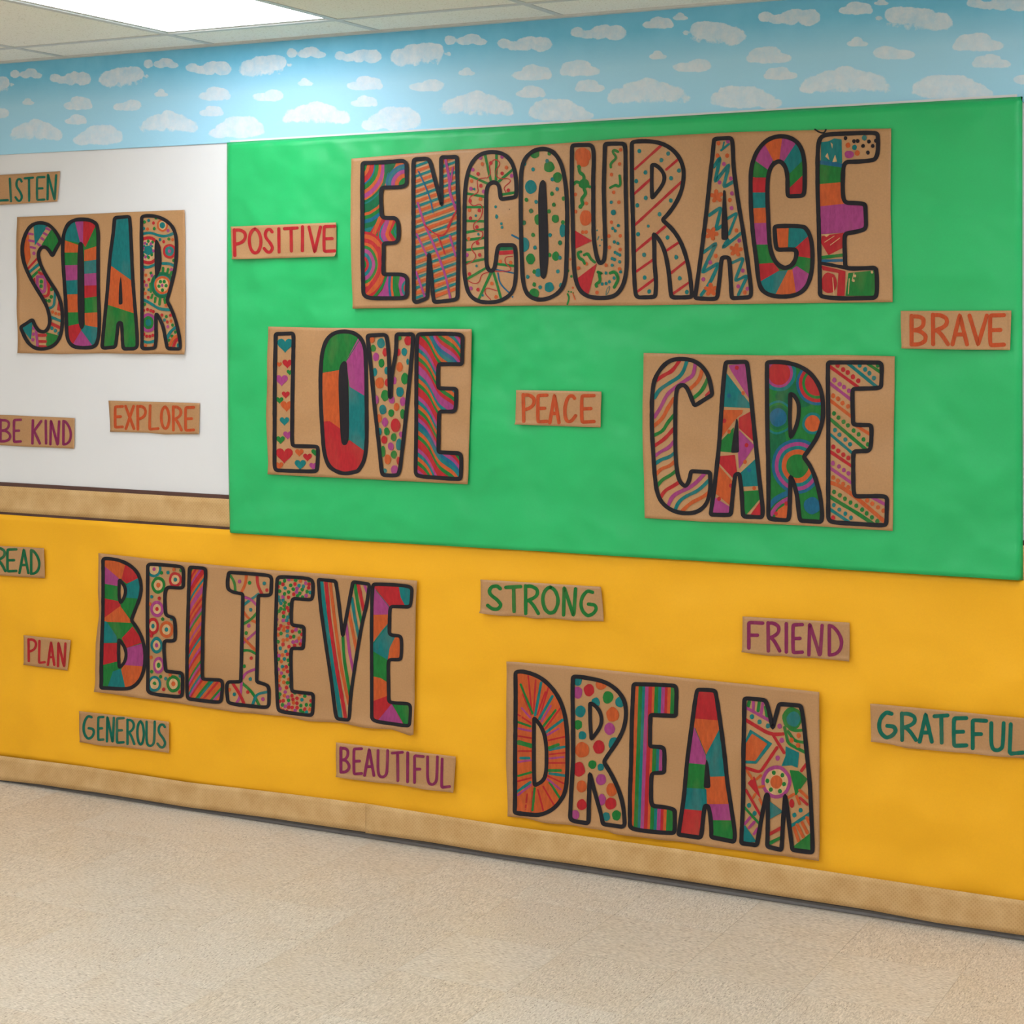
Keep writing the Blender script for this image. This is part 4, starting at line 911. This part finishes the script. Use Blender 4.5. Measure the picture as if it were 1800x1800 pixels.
big_letter(s, VF, 5.6, 'last letter E in smooth red, magenta, teal, green and orange fields',
 '698,165 740,158 900,165 1080,180 1113,210 1105,370 1080,398 890,395 875,430 870,680 900,700 985,705 1002,750 998,930 980,955 870,955 858,1000 865,1395 900,1412 1080,1420 1102,1460 1090,1640 1060,1655 720,1605 685,1570 685,1200 683,700 688,300',
 'f R;p P 680,180 720,205 880,400 870,480 680,485;p O 680,485 880,478 850,595 680,800;p T 680,800 790,650 860,570 870,700 940,715 875,830 850,970 690,870;p O 860,950 875,830 935,710 1020,700 1020,960;p G 680,870 700,868 880,975 880,1205 680,1130;p O 680,1130 780,1150 880,1215 880,1325 680,1400;p P 730,1620 895,1420 1040,1680;p G 890,1410 1120,1410 1120,1680 1035,1660;p T 965,160 1130,170 1130,400 1045,400 990,300;l D 6 870,400 730,220 700,785 860,590')

DR = (880, 1150, 5.294); EA = (1080, 1180, 5.625); AM = (1200, 1200, 5.623)
s = Sheet('word_banner', 'brown paper banner reading DREAM low on the right of the yellow paper', 'banner',
    [(892.3, 1162), (1000, 1171), (1100, 1181), (1200, 1191), (1320, 1203), (1441, 1216)],
    [(894, 1434), (925, 1437), (955.6, 1445), (1000, 1449), (1069, 1460), (1080, 1465), (1200, 1480), (1320, 1497), (1380, 1504), (1441, 1512)],
    [(892.3, 1162), (890.4, 1320), (894, 1434)], None, base=BY, curl=.008, seed=16)
RAD = [(260,200,290,500),(420,350,345,560),(350,1260,400,1450),(250,1300,235,1440),(170,900,290,900),(455,1010,605,1010),(450,800,605,765),(170,760,290,780),(210,370,290,560),(165,1180,285,1150),(440,1130,590,1200),(400,1230,500,1400),(300,1280,290,1460),(330,240,310,540),(450,300,370,580),(560,500,420,690),(165,560,285,640),(460,930,605,915)]
big_letter(s, DR, 6.6, 'letter D of orange with rays of green, teal and magenta',
 '143,165 200,156 300,180 400,230 500,330 570,450 612,600 627,800 625,1100 610,1280 550,1380 480,1450 380,1492 300,1492 138,1470 140,1200 140,800 146,400',
 'f O;l R 16 '+' '.join('%d,%d %d,%d' % q for q in RAD)+';l G 22 190,280 300,550 165,630 280,670 515,520 400,670 170,1130 285,1098 460,1190 560,1345 320,1245 300,1450;l T 26 380,265 325,565 485,390 365,600 580,610 425,725 190,965 270,965 160,1275 280,1190 460,888 595,860 460,1108 605,1128;l P 18 470,480 385,625 545,690 430,755 170,690 285,712 170,1000 285,985 165,1310 285,1215 460,968 590,955 440,1160 560,1255 200,500 280,590;l G 46 175,820 285,850;l G 30 455,870 540,840 455,1080 560,1080',
 holes=['315,592 370,650 418,750 433,900 430,1100 400,1180 320,1220 313,1100 313,800'])
big_letter(s, DR, 6.6, 'first letter R with large round dots',
 '678,208 720,205 850,225 980,255 1090,330 1160,430 1175,560 1150,700 1080,830 1000,940 965,1000 1040,1120 1110,1270 1150,1420 1160,1585 1140,1602 960,1577 930,1450 880,1280 835,1108 830,1250 825,1400 825,1567 680,1550 652,1520 660,1300 680,1000 678,600 673,350',
 'd T 46 719,242;d R 52 825,332;c O 52 52 940,278;c P 45 56 720,355;d G 53 1000,400;d T 48 1115,442;d T 42 888,448;d T 52 745,530;d O 63 1045,560;d G 42 725,655;d P 52 1018,693;d T 38 765,755;d T 56 1058,830;d R 57 917,860;c O 65 75 762,888;c R 56 68 733,1070;d G 38 858,1025;d T 32 935,1050;c P 47 52 940,1165;c O 47 56 757,1228;c O 52 62 1037,1258;c P 38 52 945,1352;c R 45 52 760,1397;c R 52 56 1030,1387;d P 42 698,1492;d G 44 1082,1497;d T 37 988,1507',
 holes=['835,452 880,470 930,530 950,620 920,700 850,788 838,650'])
big_letter(s, EA, 6.6, 'letter E with upright rainbow stripes',
 '193,125 400,130 600,140 620,170 610,440 362,430 358,460 355,740 480,750 500,782 495,1000 380,1005 368,1040 365,1300 390,1330 540,1345 600,1370 602,1560 590,1597 400,1585 200,1560 158,1530 158,1200 170,900 175,500 188,200',
 'V 130 1620 -50 170:O 242:G 280:T 308:P 342:R 378:O 402:G 440:T 470:P 505:R 532:O 562:G 650')
big_letter(s, EA, 6.7, 'letter A in patchwork blocks, solid black counter',
 '822,180 900,180 1000,190 1015,260 1050,500 1090,800 1120,1100 1160,1350 1197,1600 1190,1682 960,1635 963,1560 950,1400 930,1330 900,1325 885,1400 865,1620 850,1642 640,1612 640,1590 690,1250 720,900 760,600 800,300',
 'f O;p R 820,160 1030,160 1040,485 790,465;p P 770,540 800,560 908,820 908,922 720,905;p T 1038,575 1130,700 1120,1035 950,1042 905,850 910,820;p G 720,905 908,922 900,1162 690,1150;p T 690,1150 912,1162 918,1312 872,1385 670,1360;p R 670,1358 885,1378 860,1650 610,1650;p P 930,1312 1160,1310 1190,1472 940,1470;p G 940,1470 1200,1472 1220,1700 940,1670;l D 6 800,560 910,830 1040,590',
 solid=['913,862 938,920 955,1140 940,1155 885,1150 898,950'])
big_letter(s, AM, 6.8, 'letter M with stripes, a diamond, a flower ring and triangles',
 '615,155 660,152 820,170 848,230 895,445 955,215 980,208 1170,225 1190,300 1222,600 1262,1000 1282,1400 1290,1672 1090,1647 1070,1500 1040,1250 1017,1108 998,1350 983,1642 965,1645 842,1612 848,1300 845,1105 832,1105 790,1300 740,1602 585,1582 588,1500 605,1100 605,700 612,400',
 'l G 30 662,185 648,240 760,180 748,275 820,240 835,330;l P 28 702,185 702,265 798,185 778,310;s P 28 620,240 750,310 880,385;d T 23 688,335 763,385 845,425;s R 32 620,362 870,512 995,505;l R 30 900,520 1005,690;p T 600,620 670,460 890,600 730,800 600,795;p O 600,640 690,502 840,602 720,772 600,765;s R 28 620,838 770,885 935,640;d P 24 962,428 983,568 943,743;c G 100 110 1085,350;c T 68 74 1098,360;s G 26 1060,450 1110,475 1210,465;s G 26 1045,480 1110,575 1210,590;s G 26 1010,440 1045,600 1220,690;d O 23 1150,520 1080,565 1143,618;p T 1020,625 1155,690 1140,840 1080,815 980,822 1020,720;p G 1060,860 1150,870 1240,950 1120,1115;l R 34 1180,865 1220,810;k 1.1 930,980 148:P 115:N 60:O;d G 21 905,888 990,912 842,968 1005,1000 875,1055 965,1070;p R 645,990 712,920 775,1145;l O 26 640,870 690,945 735,950 775,915 760,1030 805,1020 700,1135 720,1100 765,1150 792,1205;l R 26 630,1060 775,1310;d T 22 660,1210 715,1288 1170,1258 1108,1305;l G 24 610,1225 760,1390;l P 28 620,1390 670,1330 660,1430 712,1375 710,1490 745,1440;p T 615,1400 735,1570 580,1580;p T 865,1170 1000,1272 865,1345;l R 32 850,1500 1000,1420;l G 32 850,1590 990,1520;l O 28 1050,1130 1100,1100 1160,1060 1240,1135 1130,1120 1160,1195;c R 24 44 1082,1190;l R 26 1165,1135 1235,1200;l T 32 1080,1410 1270,1285;l O 30 1105,1430 1150,1560 1135,1400 1195,1520 1185,1380 1235,1480 1230,1330 1265,1400;p G 1090,1620 1270,1480 1300,1680')

# ------------------------------------------------------------------ small word cards
def card(name, label, fr, quad, base, letters, w, col, seed, curl=.006, botw=None):
    """quad in zoomed coordinates: tl tr br bl"""
    q = [(fr[0]+x/fr[2], fr[1]+y/fr[2]) for x, y in quad]
    tl, tr, br, bl = q
    bot = [bl]+[(fr[0]+x/fr[2], fr[1]+y/fr[2]) for x, y in (botw or [])]+[br]
    if len(bot) == 2: bot = [bl, ((bl[0]+br[0])/2, (bl[1]+br[1])/2+.4), br]
    s = Sheet('word_card', label, 'word card', [tl, ((tl[0]+tr[0])/2, (tl[1]+tr[1])/2), tr], bot, None, None, base=base, curl=curl, cell=4.5, seed=seed, bulge=.0008)
    word(s, fr, w, col, letters)
card('c', 'small brown card reading LISTEN in green at the left edge, above the SOAR sheet', (0, 290, 15), [(-700, 310), (1590, 165), (1535, 960), (-700, 1090)], BW,
     'L:-190,380,215,945 I:268,365,300,955 S:420,365,595,960 T:660,335,880,945 E:985,320,1180,925 N:1262,260,1490,905', 4.1, 'E', 21, .004)
card('c', 'small brown card reading POSITIVE in red on the green paper beside the widest banner', (395, 380, 8.571), [(95, 158), (1690, 95), (1685, 605), (120, 650)], BG,
     'P:150,205,322,595 O:370,192,553,560 S:600,195,730,550 I:820,190,825,540 T:905,178,1098,525 I:1178,160,1175,520 V:1275,165,1448,535 E:1500,152,1665,530', 5.6, 'R', 22, .009)
card('c', 'small brown card reading BRAVE in orange near the right edge of the green paper', (1570, 535, 7.826), [(112, 90), (1632, 85), (1612, 628), (118, 605)], BG,
     'B:255,158,452,552 R:548,142,755,548 A:818,150,1018,550 V:1052,155,1290,550 E:1335,148,1525,562', 7.2, 'A', 23, .008)
card('c', 'small brown card reading EXPLORE in red-orange on the white wall below the SOAR sheet', (180, 695, 10), [(112, 92), (1718, 135), (1708, 680), (145, 638)], BW,
     'E:228,195,358,560 X:412,190,560,585 P:622,190,768,595 L:832,180,985,595 O:1035,200,1180,590 R:1250,200,1395,610 E:1465,210,1610,615', 4.9, 'A', 24, .003, [(800, 655), (1100, 685)])
card('c', 'small brown card reading BE KIND in plum at the left edge of the white wall', (0, 720, 12), [(-520, 85), (1582, 178), (1580, 822), (-520, 720)], BW,
     'B:18,215,228,668 E:300,215,445,680 K:692,228,875,712 I:972,235,980,712 N:1070,240,1255,730 D:1345,240,1510,732', 4.5, 'M', 25, .003)
card('c', 'small brown card reading PEACE in orange between the LOVE and CARE sheets', (900, 675, 10.588), [(92, 112), (1680, 140), (1662, 805), (80, 750)], BG,
     'P:212,200,422,695 E:485,208,655,705 A:708,212,880,720 C:985,215,1188,708 E:1302,215,1530,708', 6.1, 'A', 26, .009)
card('c', 'small brown card reading READ in dark green at the left edge of the yellow paper', (0, 950, 20), [(-700, 150), (1550, 270), (1580, 1325), (-700, 1170)], BY,
     'R:-140,260,200,1075 E:270,310,585,1085 A:695,320,1005,1140 D:1105,345,1405,1170', 4.6, 'D', 27, .002)
card('c', 'smallest brown card, reading PLAN in dark red on the yellow paper', (30, 1105, 16.364), [(190, 185), (1550, 330), (1470, 1200), (210, 1035)], BY,
     'P:338,305,560,930 L:640,355,805,980 A:895,390,1080,1040 N:1185,415,1400,1075', 4.4, 'R', 28, .003)
card('c', 'brown card reading GENEROUS in green below the BELIEVE banner', (130, 1240, 10), [(92, 98), (1685, 285), (1695, 825), (118, 640)], BY,
     'G:168,182,360,590 E:430,202,520,605 N:585,210,705,630 E:758,222,878,655 R:945,250,1065,675 O:1115,278,1235,690 U:1278,285,1425,715 S:1475,330,1615,745', 4.4, 'E', 29, .008, [(400, 690), (850, 720), (1200, 765)])
card('c', 'brown card reading BEAUTIFUL in plum just above the woven strip', (580, 1295, 7.66), [(85, 75), (1700, 265), (1668, 750), (95, 535)], BY,
     'B:152,148,265,475 E:325,160,430,500 A:470,170,595,520 U:648,185,780,545 T:842,208,980,590 I:1050,215,1048,605 F:1142,255,1260,615 U:1315,270,1450,645 L:1505,300,1615,680', 5.1, 'M', 30, .010, [(450, 590), (700, 615), (950, 640), (1300, 705)])
card('c', 'brown card reading STRONG in green directly under the green paper', (835, 1010, 7.5), [(75, 65), (1665, 160), (1705, 612), (78, 500)], BY,
     'S:170,148,350,462 T:410,158,605,485 R:668,148,838,512 O:890,165,1100,510 N:1170,180,1328,530 G:1392,212,1605,545', 6.2, 'G', 31, .008, [(340, 540), (620, 548), (800, 580), (1000, 570), (1350, 605)])
card('c', 'brown card reading FRIEND in plum right of the STRONG card', (1295, 1075, 8.571), [(90, 72), (1705, 165), (1705, 745), (85, 605)], BY,
     'F:185,162,395,548 R:475,168,650,592 I:750,182,750,608 E:850,195,990,618 N:1090,200,1290,650 D:1398,210,1590,652', 6.2, 'M', 32, .007, [(240, 630), (480, 665), (720, 665), (900, 695), (1150, 695)])
card('c', 'long brown card reading GRATEFUL in green at the right edge of the yellow paper', (1520, 1225, 6.43), [(68, 72), (1950, 252), (1950, 708), (78, 500)], BY,
     'G:158,172,355,462 R:422,185,580,485 A:622,200,760,505 T:790,208,938,515 E:1008,238,1150,552 F:1222,260,1375,578 U:1430,295,1572,605 L:1640,308,1790,638', 7.0, 'E', 33, .008, [(260, 520), (480, 575), (900, 610), (1400, 655)])
